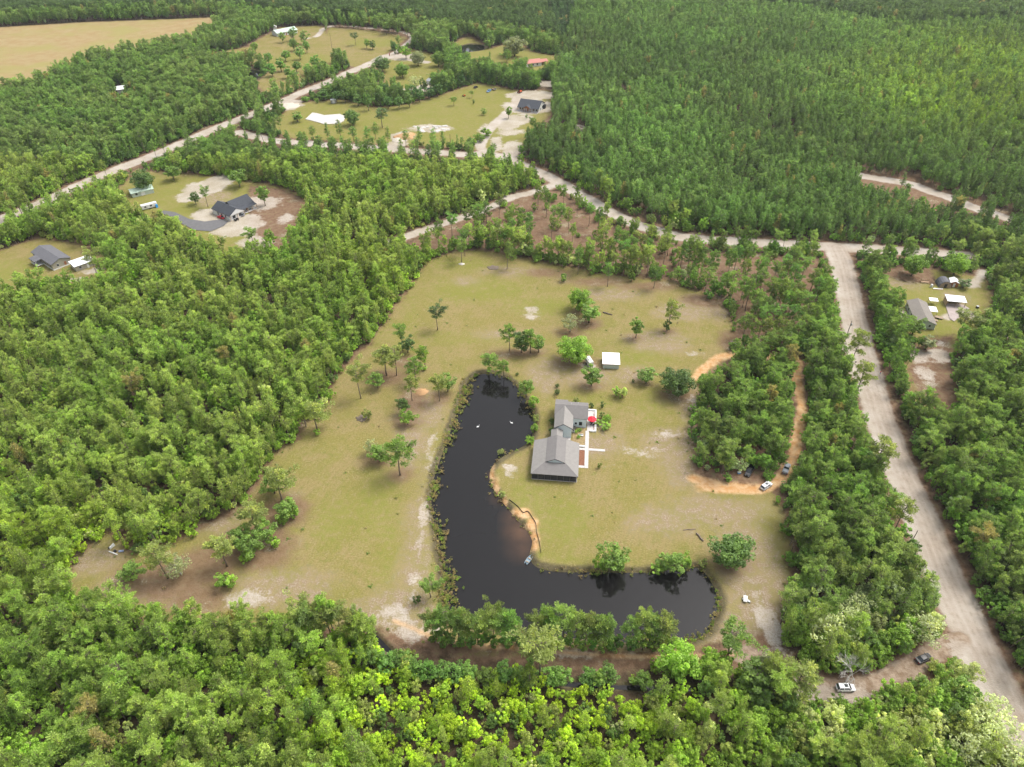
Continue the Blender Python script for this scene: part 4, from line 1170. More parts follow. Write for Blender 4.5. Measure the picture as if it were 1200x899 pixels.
# ------------------------------------------------------------------ single trees
G_ = lambda c, s=1.0: tuple(np.array(c) * s)
LONE = [
    ('pine', 632, 797, 19.0, 3.6, OLIVE, "tall pine standing alone in front of the brown bank track"),  # kind, px, py (foot), height, crown radius, colour, label
    ('pine', 513, 387, 12.5, 2.6, DARKP, "lone dark pine on open lawn above the green mow line"),
    ('pine', 597, 412, 13.5, 2.2, MID, "left pine of the dark clump on the lawn north of the pond"),
    ('broad', 611, 413, 10.5, 3.4, DEEP, "dense dark tree in the middle of the clump north of the pond"),
    ('pine', 622, 414, 12.0, 2.4, MID, "pine at the front of the dark clump north of the pond"),
    ('broad', 631, 413, 8.0, 2.8, MID, "low green tree at the right end of the clump north of the pond"),
    ('pine', 573, 438, 9.5, 2.6, MID, "pine reflected at the pond's northern tip"),
    ('pine', 591, 442, 8.5, 1.9, MID, "thin small pine beside the pond's northern tip"),
    ('broad', 617, 465, 8.0, 2.9, MID, "green tree on the pond's upper right bank"),
    ('shrub', 625, 477, 5.2, 2.5, BRIGHT, "round bright green bush on the pond's right bank"),
    ('shrub', 628, 494, 3.2, 1.6, G_(OLIVE, 1.1), "small olive bush on the bank below the bright bush"),
    ('shrub', 626, 506, 3.6, 2.0, G_(BRIGHT, .8), "leaning bush on the bank left of the house"),
    ('shrub', 621, 519, 3.0, 2.0, G_(BRIGHT, .95), "bush on the bank left of the connecting roof"),
    ('big', 679, 364, 11.0, 4.7, G_(BRIGHT, .85), "rounded bright green tree at the top of the lawn cluster"),
    ('broad', 690, 378, 10.5, 4.2, G_(MID, 1.2), "loose pale green tree in the middle of the lawn cluster"),
    ('pale', 668, 389, 8.5, 4.0, G_(PALEC, .6), "thin greyish tree at the left of the lawn cluster"),
    ('big', 673, 424, 11.5, 6.3, BRIGHT, "large spreading bright green tree near the white shed"),
    ('broad', 693, 452, 10.0, 3.6, MID, "green tree standing in front of the white shed's left side"),
    ('shrub', 729, 466, 5.0, 2.6, G_(OLIVE, 1.5), "yellowish shrub right of the tree by the shed"),
    ('shrub', 722, 464, 4.5, 1.9, BRIGHT, "light green sprawling shrub touching the yellowish shrub"),
    ('broad', 757, 449, 6.5, 3.4, MID, "medium green tree left of the big dark tree"),
    ('big', 792, 461, 10.5, 6.0, DEEP, "large round dark green tree on the right side of the lawn"),
    ('broad', 745, 396, 10.5, 2.6, MID, "narrow upright tree on the lawn right of the cluster"),
    ('pine', 782, 387, 15.0, 2.3, OLIVE, "tall pine with a bushy foot on the upper right lawn"),
    ('shrub', 781, 388, 6.0, 1.9, DEEP, "dark bush at the foot of the tall upper right pine"),
    ('pine', 453, 440, 13.5, 3.0, OLIVE, "left pine of the pair over straw left of the pond"),
    ('pine', 465, 440, 13.5, 2.7, OLIVE, "right pine of the pair over straw left of the pond"),
    ('pine', 472, 411, 13.0, 2.0, MID, "upper pine of the grove left of the pond"),
    ('broad', 478, 413, 8.5, 2.9, G_(DEEP, 1.2), "dark rounded tree beside the grove's upper pine"),
    ('broad', 443, 455, 7.5, 2.9, MID, "low leafy tree at the grove's lower left"),
    ('pine', 423, 467, 16.5, 2.9, OLIVE, "tall leaning pine at the grove's left edge by the woods"),
    ('pine', 499, 433, 11.5, 2.0, G_(BRIGHT, .75), "slim bright pine nearest the pond's upper left"),
    ('pine', 488, 450, 12.5, 2.2, MID, "slim pine above the orange dirt mound"),
    ('pine', 483, 470, 12.5, 1.9, OLIVE, "slim pine left of the orange dirt mound"),
    ('shrub', 497, 434, 2.4, 1.4, BRIGHT, "tiny bush at the foot of the slim bright pine"),
    ('pine', 515, 470, 12.5, 2.4, OLIVE, "pine between orange dirt mound and pond"),
    ('broad', 525, 459, 8.5, 2.8, MID, "leafy tree beside the pine between mound and pond"),
    ('broad', 474, 485, 8.0, 2.3, DEEP, "dark upper tree of the pair below the dirt mound"),
    ('broad', 478, 498, 6.5, 2.9, G_(BRIGHT, .8), "bright lower tree of the pair below the dirt mound"),
    ('shrub', 432, 491, 5.2, 2.1, OLIVE, "small cone shaped bush alone left of the dirt mound"),
    ('pine', 469, 557, 16.5, 3.4, MID, "large pine standing in mid lawn left of the pond"),
    ('broad', 445, 541, 8.0, 3.2, MID, "leafy tree behind the large mid lawn pine"),
    ('pale', 435, 532, 6.5, 2.4, G_(PALEC, .75), "thin pale sapling left of the large mid lawn pine"),
    ('pine', 371, 505, 12.5, 3.0, G_(OLIVE, 1.1), "lone pine at the woods' edge with small bush at foot"),
    ('shrub', 372, 510, 2.6, 1.4, BRIGHT, "tiny bright bush below the woods' edge pine"),
    ('pine', 505, 700, 8.0, 2.2, MID, "short pine on the pond's lower left bank"),
    ('shrub', 490, 706, 3.6, 1.3, DEEP, "small dark bush at the lawn's corner by the sand"),
    ('broad', 717, 668, 10.5, 3.8, MID, "main tree reflected in the pond's near arm"),
    ('shrub', 705, 667, 6.2, 2.6, BRIGHT, "bush left of the tree reflected in the pond's near arm"),
    ('shrub', 727, 669, 4.6, 2.2, BRIGHT, "bush right of the tree reflected in the pond's near arm"),
    ('shrub', 776, 667, 5.4, 2.8, MID, "left bush of the thicket on the pond's lower bank"),
    ('broad', 789, 668, 7.5, 2.9, MID, "middle tree of the thicket on the pond's lower bank"),
    ('shrub', 803, 664, 5.6, 2.6, BRIGHT, "right bush of the thicket on the pond's lower bank"),
    ('shrub', 770, 670, 3.0, 2.2, BRIGHT, "low bush hanging over the water left of the thicket"),
    ('shrub', 824, 662, 3.0, 1.6, G_(OLIVE, 1.1), "small bush at the pond's lower right corner"),
    ('big', 855, 659, 11.0, 5.4, G_(DEEP, 1.45), "large round green tree by the pond's right end"),
    ('shrub', 267, 687, 5.5, 3.4, BRIGHT, "round bright bush in the lawn's left arm"),
    ('pine', 266, 664, 13.0, 2.9, G_(OLIVE, 1.1), "pine standing behind the round bright bush"),
    ('pale', 213, 674, 8.0, 4.0, G_(PALEC, .65), "thin twiggy grey green tree in the lawn's left arm"),
    ('pine', 197, 678, 15.0, 2.9, OLIVE, "leaning pine left of the thin twiggy tree"),
    ('broad', 158, 677, 6.5, 3.1, MID, "small tree at the far left of the lawn's left arm"),
    ('broad', 298, 652, 9.5, 3.6, MID, "front tree of the clump in the lawn's left arm"),
    ('broad', 286, 640, 9.0, 3.4, G_(MID, .9), "left tree of the clump in the lawn's left arm"),
    ('broad', 312, 634, 9.5, 3.4, MID, "middle tree of the clump in the lawn's left arm"),
    ('pine', 302, 626, 14.0, 2.8, OLIVE, "pine rising from the clump in the lawn's left arm"),
    ('shrub', 322, 640, 4.4, 2.4, BRIGHT, "bright bush on the right side of the left arm clump"),
    ('shrub', 290, 657, 4.0, 2.2, BRIGHT, "bright bush at the front of the left arm clump"),
    ('pine', 330, 588, 14.0, 3.0, OLIVE, "pine above the left arm clump beside the woods"),
    ('broad', 338, 606, 8.0, 3.4, MID, "leafy tree below the pine above the left arm clump"),
    ('broad', 322, 578, 8.0, 3.2, MID, "leafy tree left of the pine above the clump"),
    ('shrub', 346, 606, 4.2, 2.2, BRIGHT, "bright bush at the tip of the wooded spur"),
    ('shrub', 332, 614, 3.8, 2.0, G_(BRIGHT, .8), "low bush under the wooded spur's front tree"),
    ('big', 789, 792, 12.5, 4.6, G_(BRIGHT, 1.15), "large lime green tree right of the pine row by the pond"),
    ('pine', 853, 768, 12.5, 3.4, G_(MID, .9), "dark pine beside the bank track's right end"),
    ('pine', 926, 820, 15.0, 3.2, OLIVE, "leaning pine over the winding drive's left bend"),
    ('broad', 880, 812, 12.0, 4.4, G_(MID, .8), "tall dark tree left of the winding drive"),
    ('broad', 895, 800, 11.0, 3.8, G_(PALEC, .5), "greyish tree beside the tall dark tree by the drive"),
    ('bare', 992, 799, 16.0, 5.0, MID, "bare white dead tree above the white car"),
    ('pale', 957, 750, 11.5, 5.2, G_(PALEC, .95), "wide pale grey green tree right of the lawn's bare corner"),
    ('pale', 982, 745, 11.5, 5.4, G_(PALEC, 1.05), "widest pale tree of the pale group by the lawn's corner"),
    ('pale', 1000, 728, 10.5, 4.4, G_(PALEC, .85), "upper pale tree of the pale group by the lawn's corner"),
    ('pale', 1073, 752, 10.5, 4.6, G_(PALEC, .9), "pale tree close to the dirt road above the black car"),
    ('shrub', 1035, 823, 4.6, 3.2, G_(MID, 1.3), "low round bush on the drive's inner bend"),
    ('shrub', 1046, 818, 3.8, 2.6, BRIGHT, "second low bush joined to the drive's inner bend bush"),
    ('broad', 1086, 832, 8.5, 2.9, BRIGHT, "bright tree below the black car"),
    ('broad', 1116, 824, 10.0, 3.4, MID, "taller green tree between black car and dirt road"),
    ('pale', 1150, 872, 11.5, 5.4, G_(PALEC, 1.1), "upper pale tree at the lower right corner"),
    ('pale', 1176, 900, 11.5, 5.2, G_(PALEC, 1.0), "pale tree leaning over the road at the lower right corner"),
    ('pale', 1152, 845, 10.0, 4.6, G_(PALEC, 1.05), "pale tree hanging over the road's left edge below the drive"),
    ('pale', 1190, 925, 12.0, 5.2, G_(PALEC, 1.0), "rightmost pale tree at the lower right corner"),
    ('pale', 1125, 895, 11.0, 4.8, G_(PALEC, .9), "left pale tree of the lower right corner group"),
    ('pine', 995, 434, 19.5, 2.9, OLIVE, "tall thin pine leaning over the road by the upper pole"),
    ('pine', 1000, 467, 17.0, 2.5, OLIVE, "tall thin pine leaning over the road, second from the upper pole"),
    ('pine', 1020, 556, 17.0, 3.0, OLIVE, "tall thin pine leaning over the road, third from the upper pole"),
    ('pine', 1046, 626, 15.5, 2.6, OLIVE, "tall thin pine leaning over the road just above the lower pole"),
    ('pine', 116, 327, 15.5, 2.8, OLIVE, "tall bare stemmed pine beside the left house's white annex"),
    ('big', 171, 224, 13.0, 5.8, G_(DEEP, 1.15), "big dark oak beside the green roofed shed"),
    ('broad', 204, 211, 9.5, 4.4, G_(MID, .9), "round tree at the top of the upper left yard"),
    ('pine', 244, 243, 12.0, 2.0, MID, "thin pine left of the upper left house"),
    ('broad', 230, 240, 7.5, 3.0, G_(DEEP, 1.1), "small dark tree left of the thin pine in that yard"),
    ('broad', 311, 241, 13.0, 3.2, MID, "upright tree right of the upper left house"),
    ('broad', 281, 219, 10.5, 5.0, MID, "leafy tree behind the upper left house"),
    ('pine', 298, 292, 11.5, 2.6, MID, "pine on bare ground below the upper left house"),
    ('broad', 318, 290, 10.0, 3.2, G_(BRIGHT, .8), "green tree right of the pine below the upper left house"),
    ('big', 414, 147, 11.0, 4.8, G_(DEEP, 1.4), "dark rounded pine right of the white slab"),
    ('pine', 448, 150, 13.5, 3.8, G_(DARKP, 1.1), "spreading dark pine left of the sand pile"),
    ('broad', 349, 143, 7.5, 3.8, MID, "round tree left of the white slab"),
    ('shrub', 372, 121, 4.0, 1.8, BRIGHT, "small bright tree behind the white slab"),
    ('big', 448, 84, 12.0, 7.0, G_(DEEP, 1.2), "dark spreading oak over the sandy spur"),
    ('big', 472, 91, 11.5, 5.6, MID, "round tree on the middle meadow below the spur"),
    ('pale', 487, 107, 12.5, 5.0, G_(PALEC, .9), "pale nearly leafless tree by the thin meadow track"),
    ('broad', 476, 69, 11.0, 4.4, BRIGHT, "bright green tree right of the sandy spur"),
    ('big', 490, 77, 12.0, 6.0, G_(PALEC, .55), "grey green round tree on the middle meadow's right"),
    ('big', 514, 78, 12.5, 5.2, G_(MID, .9), "dark green round tree at the middle meadow's far right"),
    ('pine', 417, 53, 11.0, 2.8, DARKP, "dark pine standing on the far meadow"),
    ('broad', 437, 58, 8.5, 3.2, G_(DEEP, 1.2), "dark tree with forked stem on the far meadow"),
    ('broad', 430, 57, 9.0, 2.6, G_(BRIGHT, .8), "light tree beside the forked dark tree on the meadow"),
    ('pine', 453, 41, 12.0, 3.2, MID, "round headed pine at the far meadow's upper edge"),
    ('big', 603, 66, 17.0, 9.0, G_(PALEC, .5), "huge grey green willow beside the red roof yard"),
    ('broad', 594, 73, 11.0, 4.2, MID, "tree in front of the huge grey green willow"),
    ('broad', 571, 57, 10.0, 3.8, MID, "tree right of the far dark pond"),
    ('pine', 532, 124, 6.5, 1.9, MID, "young pine at the left of the mowed meadow"),
    ('pine', 553, 115, 5.2, 1.4, MID, "young pine in the middle of the mowed meadow"),
    ('shrub', 555, 122, 3.6, 1.2, DEEP, "little dark bush below the young meadow pine"),
    ('shrub', 567, 135, 5.0, 2.6, MID, "round bush where the house driveway widens"),
    ('broad', 596, 139, 9.0, 2.2, G_(BRIGHT, .7), "slim young tree on the sand left of the far house"),
    ('shrub', 617, 139, 3.4, 1.2, G_(MID, .9), "small potted looking shrub in front of the far house"),
    ('shrub', 570, 160, 6.0, 4.5, G_(BRIGHT, .75), "upper bush of the thicket along the far driveway"),
    ('shrub', 562, 166, 6.0, 4.5, G_(BRIGHT, .7), "lower bush of the thicket along the far driveway"),
    ('shrub', 553, 171, 6.0, 4.0, MID, "leftmost bush of the thicket along the far driveway"),
    ('big', 1068, 323, 11.5, 4.6, G_(MID, 1.05), "large tree at the upper left of the right hand yard"),
    ('big', 1117, 322, 11.0, 5.2, G_(BRIGHT, .95), "bright tree behind the dark round topped hut"),
    ('broad', 1128, 337, 4.5, 2.8, DEEP, "dark low bush right of the small brown shed"),
    ('broad', 1068, 393, 9.5, 3.8, MID, "green tree in front of the right hand house"),
    ('pine', 1123, 397, 14.0, 4.0, G_(OLIVE, .85), "dark branching pine in front of the carport pad"),
    ('broad', 1084, 410, 7.0, 3.0, G_(PALEC, .55), "thin small tree below the right hand house"),
    ('shrub', 653, 462, 2.6, 1.2, DEEP, "clipped dark shrub behind the house, lower of two"),
    ('shrub', 653, 454, 2.0, .9, DEEP, "clipped dark shrub behind the house, upper of two"),
    ('shrub', 675, 473, 3.0, 1.4, G_(OLIVE, .9), "spiky shrub against the house's back wall"),
    ('shrub', 693, 478, 2.6, 1.1, DEEP, "small dark shrub just behind the patio"),
    ('shrub', 705.5, 478, 3.0, 1.1, DEEP, "small dark shrub out on the lawn behind the patio"),
    ('shrub', 705, 490, 3.0, 1.2, DEEP, "small dark shrub right of the red umbrella"),
    ('shrub', 711, 494, 3.2, 2.0, BRIGHT, "bright upper bush right of the patio"),
    ('shrub', 701.5, 498, 2.6, 1.7, G_(MID, 1.1), "round bush touching the patio's right wall"),
    ('shrub', 710, 503, 2.8, 2.2, BRIGHT, "bright lower bush right of the patio"),
    ('shrub', 702, 549, 3.0, 1.0, G_(OLIVE, .9), "little bush on the lawn right of the mulch bed"),
    ('shrub', 606, 440, 1.6, .7, DEEP, "tiny dark shrub on the lawn above the pond's right bank"),
    ('shrub', 741.5, 448, 1.8, .8, DEEP, "tiny dark shrub left of the medium green tree"),
    ('shrub', 587, 531, 1.6, 1.4, G_(OLIVE, .9), "low weed clump at the pond's inner corner"),
    ('shrub', 589, 582, 2.0, 1.5, G_(OLIVE, .9), "weed clump on the clay bank at the pond's elbow"),
    ('shrub', 647, 497, 3.0, 1.2, DEEP, "dark shrub against the house's left wall, upper"),
    ('shrub', 646.5, 510, 3.4, 1.5, G_(DEEP, 1.2), "dark shrub against the house's left wall, lower"),
]
rngl = random.Random(5)
NAMEK = {'pine': ("pine_tree", "pine tree"), 'broad': ("broadleaf_tree", "tree"), 'big': ("spreading_tree", "tree"), 'shrub': ("shrub", "shrub"), 'young': ("pine_tree", "pine tree"), 'pale': ("pale_tree", "tree"), 'bare': ("dead_tree", "tree")}
for i, (k, px, py, h, r, c, lab) in enumerate(LONE):
    x, y = at(px, py)
    nm, cat = NAMEK[k]
    n = len(BARE) if k == 'bare' else len(PROTO[k])
    r *= {'pine': 1.28, 'broad': 1.2, 'big': 1.15, 'pale': 1.1}.get(k, 1.0)
    add_tree(k, x, y, h, r, c, lab, nm, cat, None, 0 if k == 'bare' else rngl.randrange(n), rngl.uniform(0, 6.28))

# rows and thinned stands


def stand(pts, kind, hr, rr, col, label, group, seed, jit=0.25):
    rg = random.Random(seed)
    nm, cat = NAMEK[kind]
    rank = {}
    if len(pts) > 30:                                # a deep stand: front, middle and rear ranks by distance
        order = sorted(pts, key=lambda q: -at(*q)[1])
        cut = [order[i::1] for i in ()]
        n3 = (len(order) + 2) // 3
        for bi, bn in enumerate(("rear", "middle", "front")):
            for oi, q in enumerate(sorted(order[bi * n3:(bi + 1) * n3])): rank[q] = f", {ORD[oi]} from left in {bn} rank"
    else:
        for oi, q in enumerate(sorted(pts)): rank[q] = f", {ORD[oi]} from left"
    base_label = label
    for px, py in pts:
        x, y = at(px, py)
        label = base_label + rank[(px, py)]
        s = rg.uniform(0.8, 1.2)
        add_tree(kind, x, y, rg.uniform(*hr), rg.uniform(*rr), np.array(col) * np.array((rg.uniform(.8, 1.08), rg.uniform(.92, 1.1), 1)) * s, label, nm, cat, group, rg.randrange(len(PROTO[kind])), rg.uniform(0, 6.28), (rg.gauss(0, .03), rg.gauss(0, .03)))


ROW = [(508, 754), (517, 757), (528, 756), (538, 758), (549, 757), (560, 759), (569, 757), (579, 760), (590, 758), (600, 761), (627, 760), (637, 758), (648, 761), (659, 759), (675, 762), (686, 760), (697, 763), (708, 761), (735, 763), (747, 762), (759, 764), (771, 760)]
stand([(a, b - 5) for a, b in ROW],
      'pine', (12.5, 16.0), (2.3, 3.0), OLIVE * 0.5 + MID * 0.5, "slender pine in the row along the pond's near bank", "pines in a row by the pond", 31)
ROW2 = [(510, 758), (520, 760), (530, 761), (541, 760), (553, 761), (566, 760), (577, 763), (592, 762), (608, 761), (618, 762), (632, 763), (645, 763), (657, 764), (668, 764), (682, 765), (695, 766), (712, 765), (722, 764), (740, 766), (753, 766), (765, 766), (780, 762)]
stand([(a, b - 5) for a, b in ROW2],
      'shrub', (4.0, 7.5), (2.0, 2.8), MID, "green bush at the feet of the pine row by the pond", "bushes under the pine row", 32)
stand([(455, 785), (480, 790), (492, 793), (505, 797), (520, 794), (535, 799), (550, 796), (570, 800), (590, 797), (605, 800), (618, 799), (645, 800), (655, 803), (690, 801), (700, 803), (712, 800), (752, 804), (470, 780)],
      'broad', (5.0, 8.0), (2.2, 3.2), MID, "leafy tree on the near side of the brown bank track", "trees along the ditch", 33)
stand([(357, 738), (366, 745), (378, 742), (389, 748), (400, 745), (412, 752), (423, 748), (436, 756)],
      'pine', (12.0, 15.0), (2.4, 3.2), OLIVE, "pine in the dark group at the lawn's lower edge", "pines at the lawn's lower edge", 34)
stand([(646, 287), (654, 305), (665, 312), (677, 322), (648, 270), (640, 255), (657, 265), (670, 288), (690, 318), (712, 336), (705, 300), (712, 312), (721, 297), (729, 316), (738, 311), (731, 304), (740, 322), (752, 301), (766, 338), (758, 314),
       (782, 300), (796, 318), (812, 318), (806, 312), (818, 316), (825, 344), (832, 328), (848, 345), (852, 330), (660, 250), (690, 265), (700, 275), (630, 246), (545, 300), (548, 275), (530, 281), (515, 290), (560, 270), (570, 262), (585, 258), (594, 315), (541, 308),
       (600, 292), (608, 285), (596, 278), (613, 298), (604, 300), (618, 290), (590, 295), (612, 272), (622, 278), (582, 288),
       (870, 340), (880, 355), (890, 345), (902, 360), (912, 350), (925, 345), (932, 365), (918, 372), (895, 376), (880, 385), (873, 365), (905, 390), (888, 398), (925, 390), (940, 375), (948, 345), (938, 330), (915, 325), (895, 322), (875, 320), (905, 335), (925, 318), (945, 315), (860, 318), (950, 395), (938, 398), (870, 398), (884, 372), (897, 365), (910, 362), (920, 358), (890, 335), (868, 352), (878, 408), (892, 410), (905, 408), (918, 405), (930, 408), (940, 388), (928, 376), (952, 360), (955, 378)],
      'pine', (12.0, 17.0), (2.0, 2.9), (0.125, 0.18, 0.045), "slim pine on straw north of lawn", "thinned pines north of the lawn", 35)
stand([(600, 302), (608, 300), (694, 322), (700, 316), (815, 318), (830, 350), (842, 340), (740, 330), (790, 312), (715, 290), (722, 282), (730, 278), (745, 288), (760, 290), (690, 250), (700, 260), (680, 245), (775, 296), (790, 298), (858, 410), (872, 406), (884, 405), (660, 330), (900, 402), (915, 402), (820, 305), (650, 236), (640, 232)],
      'shrub', (3.5, 6.5), (1.8, 2.7), MID, "bush among thinned pines north of lawn", "bushes under the thinned pines", 36)
stand([(420, 124), (432, 130), (445, 122), (455, 127), (468, 128), (480, 126), (492, 120), (503, 116), (513, 113), (522, 108), (530, 104), (540, 101), (548, 98), (405, 120), (395, 120), (435, 118), (450, 117), (380, 118), (470, 118), (485, 117), (498, 110), (388, 112)],
      'broad', (9, 13), (3.4, 4.8), G_(DEEP, 1.3), "dark hedgerow tree between the two meadows", "hedgerow trees between the meadows", 37)
stand([(320, 90), (330, 84), (338, 92), (348, 85), (345, 96), (362, 88), (370, 82), (335, 72), (352, 70), (360, 62), (345, 60), (380, 86), (372, 95), (316, 76), (332, 50), (344, 48), (358, 52), (300, 62), (296, 70)],
      'broad', (9, 13), (3.6, 5.6), MID, "leafy yard tree scattered below the far white house", "yard trees by the far white house", 38)
stand([(360, 178), (375, 180), (390, 179), (405, 182), (420, 180), (438, 183), (452, 182), (470, 184), (486, 186), (502, 188), (515, 187), (530, 190), (368, 165), (385, 166), (400, 163), (415, 166), (430, 166), (440, 163), (455, 168), (492, 170), (508, 172), (476, 172), (520, 174)],
      'young', (10, 13), (1.8, 2.4), MID, "slim roadside pine along the far pale cross road", "slim pines along the far cross road", 39)

# ------------------------------------------------------------------ buildings
M_SHINGLE = striped("grey_shingle", (0.175, 0.165, 0.158), 0.3, 0.02, 'Y', 0.9, 0.10)
M_SHINGLE2 = striped("warm_grey_shingle", (0.225, 0.213, 0.198), 0.3, 0.02, 'X', 0.9, 0.10)
M_SLATE = striped("charcoal_shingle", (0.055, 0.06, 0.07), 0.3, 0.02, 'Y', 0.85, 0.18)
M_ASPH = striped("dark_grey_shingle", (0.12, 0.12, 0.13), 0.3, 0.02, 'Y', 0.9, 0.16)
M_TAUPE = striped("taupe_shingle", (0.20, 0.18, 0.158), 0.3, 0.02, 'Y', 0.9, 0.12)
M_REDROOF = striped("red_metal_roof", (0.40, 0.15, 0.115), 0.4, 0.03, 'X', 0.45, 0.12)
M_WHITEROOF = striped("white_metal_roof", (0.82, 0.82, 0.82), 0.4, 0.03, 'X', 0.4, 0.05)
M_GREENROOF = striped("pale_green_metal_roof", (0.42, 0.52, 0.43), 0.4, 0.03, 'X', 0.5, 0.12)
M_SIDING = striped("pale_blue_siding", (0.56, 0.62, 0.63), 0.2, 0.015, 'Z', 0.6, 0.05)
M_WHITE = striped("white_siding", (0.62, 0.615, 0.60), 0.2, 0.015, 'Z', 0.6, 0.06)
M_MINT = striped("pale_mint_siding", (0.43, 0.49, 0.43), 0.2, 0.015, 'X', 0.6, 0.06)
M_BEIGE = striped("beige_siding", (0.33, 0.31, 0.25), 0.2, 0.015, 'Z', 0.65, 0.07)
M_TRIM = plain("white_trim", (0.66, 0.66, 0.65), 0.5, 0.05)
M_FASCIA = plain("dark_fascia", (0.035, 0.033, 0.033), 0.6, 0.1)
M_GLASS = plain("window_glass", (0.03, 0.035, 0.04), 0.08, 0.1, spec=0.6)
M_SCREEN = plain("porch_screen", (0.045, 0.045, 0.048), 0.8, 0.25, 0.8)
M_WOOD = plain("weathered_wood", (0.29, 0.22, 0.155), 0.85, 0.25, 2.5)
M_REDWOOD = plain("stained_wood", (0.30, 0.125, 0.06), 0.75, 0.2, 2.5)
M_CONC = plain("pale_concrete", (0.46, 0.43, 0.41), 0.9, 0.10, 0.8)
M_ASPHALT = plain("asphalt", (0.12, 0.118, 0.12), 0.95, 0.15, 0.7)
M_MULCH = plain("bark_mulch", (0.19, 0.085, 0.05), 1.0, 0.3, 2.5, bump=0.6)
M_SOIL = plain("garden_soil", (0.25, 0.185, 0.09), 1.0, 0.3, 1.5, bump=0.5)
M_CLAY = plain("orange_clay", (0.38, 0.23, 0.115), 1.0, 0.18, 0.8, bump=0.5)
M_WSAND = plain("white_sand", (0.46, 0.41, 0.34), 1.0, 0.15, 0.6, bump=0.5)
M_RUBBLE = plain("broken_concrete", (0.46, 0.44, 0.41), 0.95, 0.2, 1.2)
M_RED = plain("red_fabric", (0.50, 0.018, 0.035), 0.7, 0.1)
M_BLUE = plain("blue_tarp", (0.03, 0.25, 0.60), 0.5, 0.12)
M_METAL = plain("grey_metal", (0.33, 0.34, 0.35), 0.45, 0.1, metal=0.6)
M_DARK = plain("black_plastic", (0.02, 0.02, 0.022), 0.5, 0.15)
M_POLE = plain("creosoted_pole", (0.12, 0.095, 0.075), 0.95, 0.2)
M_TYRE = plain("tyre_rubber", (0.02, 0.02, 0.02), 0.9, 0.1)
M_RIM = plain("alloy_rim", (0.42, 0.43, 0.44), 0.3, 0.05, metal=0.8)
M_TAIL = plain("red_lamp", (0.45, 0.01, 0.01), 0.2, 0.05)
M_HEAD = plain("clear_lamp", (0.75, 0.77, 0.78), 0.15, 0.05)
M_OSB = plain("board_siding", (0.42, 0.30, 0.19), 0.85, 0.15)


def gable(m, x0, x1, y0, y1, ze, zr, axis='y', over=0.4, t=0.16, ridge=None):
    """two roof slabs; the ridge runs along the given axis"""
    if axis == 'y':
        r = (x0 + x1) / 2 if ridge is None else ridge
        s = (zr - ze) / (r - x0); s2 = (zr - ze) / (x1 - r)
        m.slab([(x0 - over, y0 - over, ze - s * over), (r, y0 - over, zr), (r, y1 + over, zr), (x0 - over, y1 + over, ze - s * over)], t)
        m.slab([(r, y0 - over, zr), (x1 + over, y0 - over, ze - s2 * over), (x1 + over, y1 + over, ze - s2 * over), (r, y1 + over, zr)], t)
    else:
        r = (y0 + y1) / 2 if ridge is None else ridge
        s = (zr - ze) / (r - y0); s2 = (zr - ze) / (y1 - r)
        m.slab([(x0 - over, y0 - over, ze - s * over), (x1 + over, y0 - over, ze - s * over), (x1 + over, r, zr), (x0 - over, r, zr)], t)
        m.slab([(x0 - over, r, zr), (x1 + over, r, zr), (x1 + over, y1 + over, ze - s2 * over), (x0 - over, y1 + over, ze - s2 * over)], t)
    return m


def gwall(m, x0, x1, y0, y1, ze, zr, axis='y', z0=-0.1, ridge=None):
    """walls of a gabled block, closed, with gable ends; tops kept just under the roof"""
    zt = ze - 0.18; zp = zr - 0.2
    if axis == 'y':
        r = (x0 + x1) / 2 if ridge is None else ridge
        prof = [(x0, z0), (x1, z0), (x1, zt), (r, zp), (x0, zt)]
        m.hull8([(p[0], y1, p[1]) for p in prof][::-1], [(p[0], y0, p[1]) for p in prof][::-1])
    else:
        r = (y0 + y1) / 2 if ridge is None else ridge
        prof = [(y0, z0), (y1, z0), (y1, zt), (r, zp), (y0, zt)]
        m.hull8([(x0, p[0], p[1]) for p in prof][::-1], [(x1, p[0], p[1]) for p in prof][::-1])
    return m


def window(parent, c, w, h, face, mat=None):
    """a framed window set on a wall facing -y, +x, -x or +y"""
    f = MB(); g = MB()
    t = 0.07
    def bx(m, a0, a1, z0, z1, d0, d1):
        x, y, z = c
        if face == '-y': m.box(x + a0, x + a1, y - d1, y - d0, z + z0, z + z1)
        elif face == '+y': m.box(x + a0, x + a1, y + d0, y + d1, z + z0, z + z1)
        elif face == '+x': m.box(x + d0, x + d1, y + a0, y + a1, z + z0, z + z1)
        else: m.box(x - d1, x - d0, y + a0, y + a1, z + z0, z + z1)
    bx(f, -w / 2 - t, -w / 2, -h / 2 - t, h / 2 + t, -0.02, 0.06); bx(f, w / 2, w / 2 + t, -h / 2 - t, h / 2 + t, -0.02, 0.06)
    bx(f, -w / 2, w / 2, h / 2, h / 2 + t, -0.02, 0.055); bx(f, -w / 2, w / 2, -h / 2 - t, -h / 2, -0.02, 0.08)
    bx(g, -w / 2, w / 2, -h / 2, h / 2, -0.02, 0.03)
    o = f.build("window", mat or M_TRIM, parent)
    g.build("pane", M_GLASS, o)
    return o


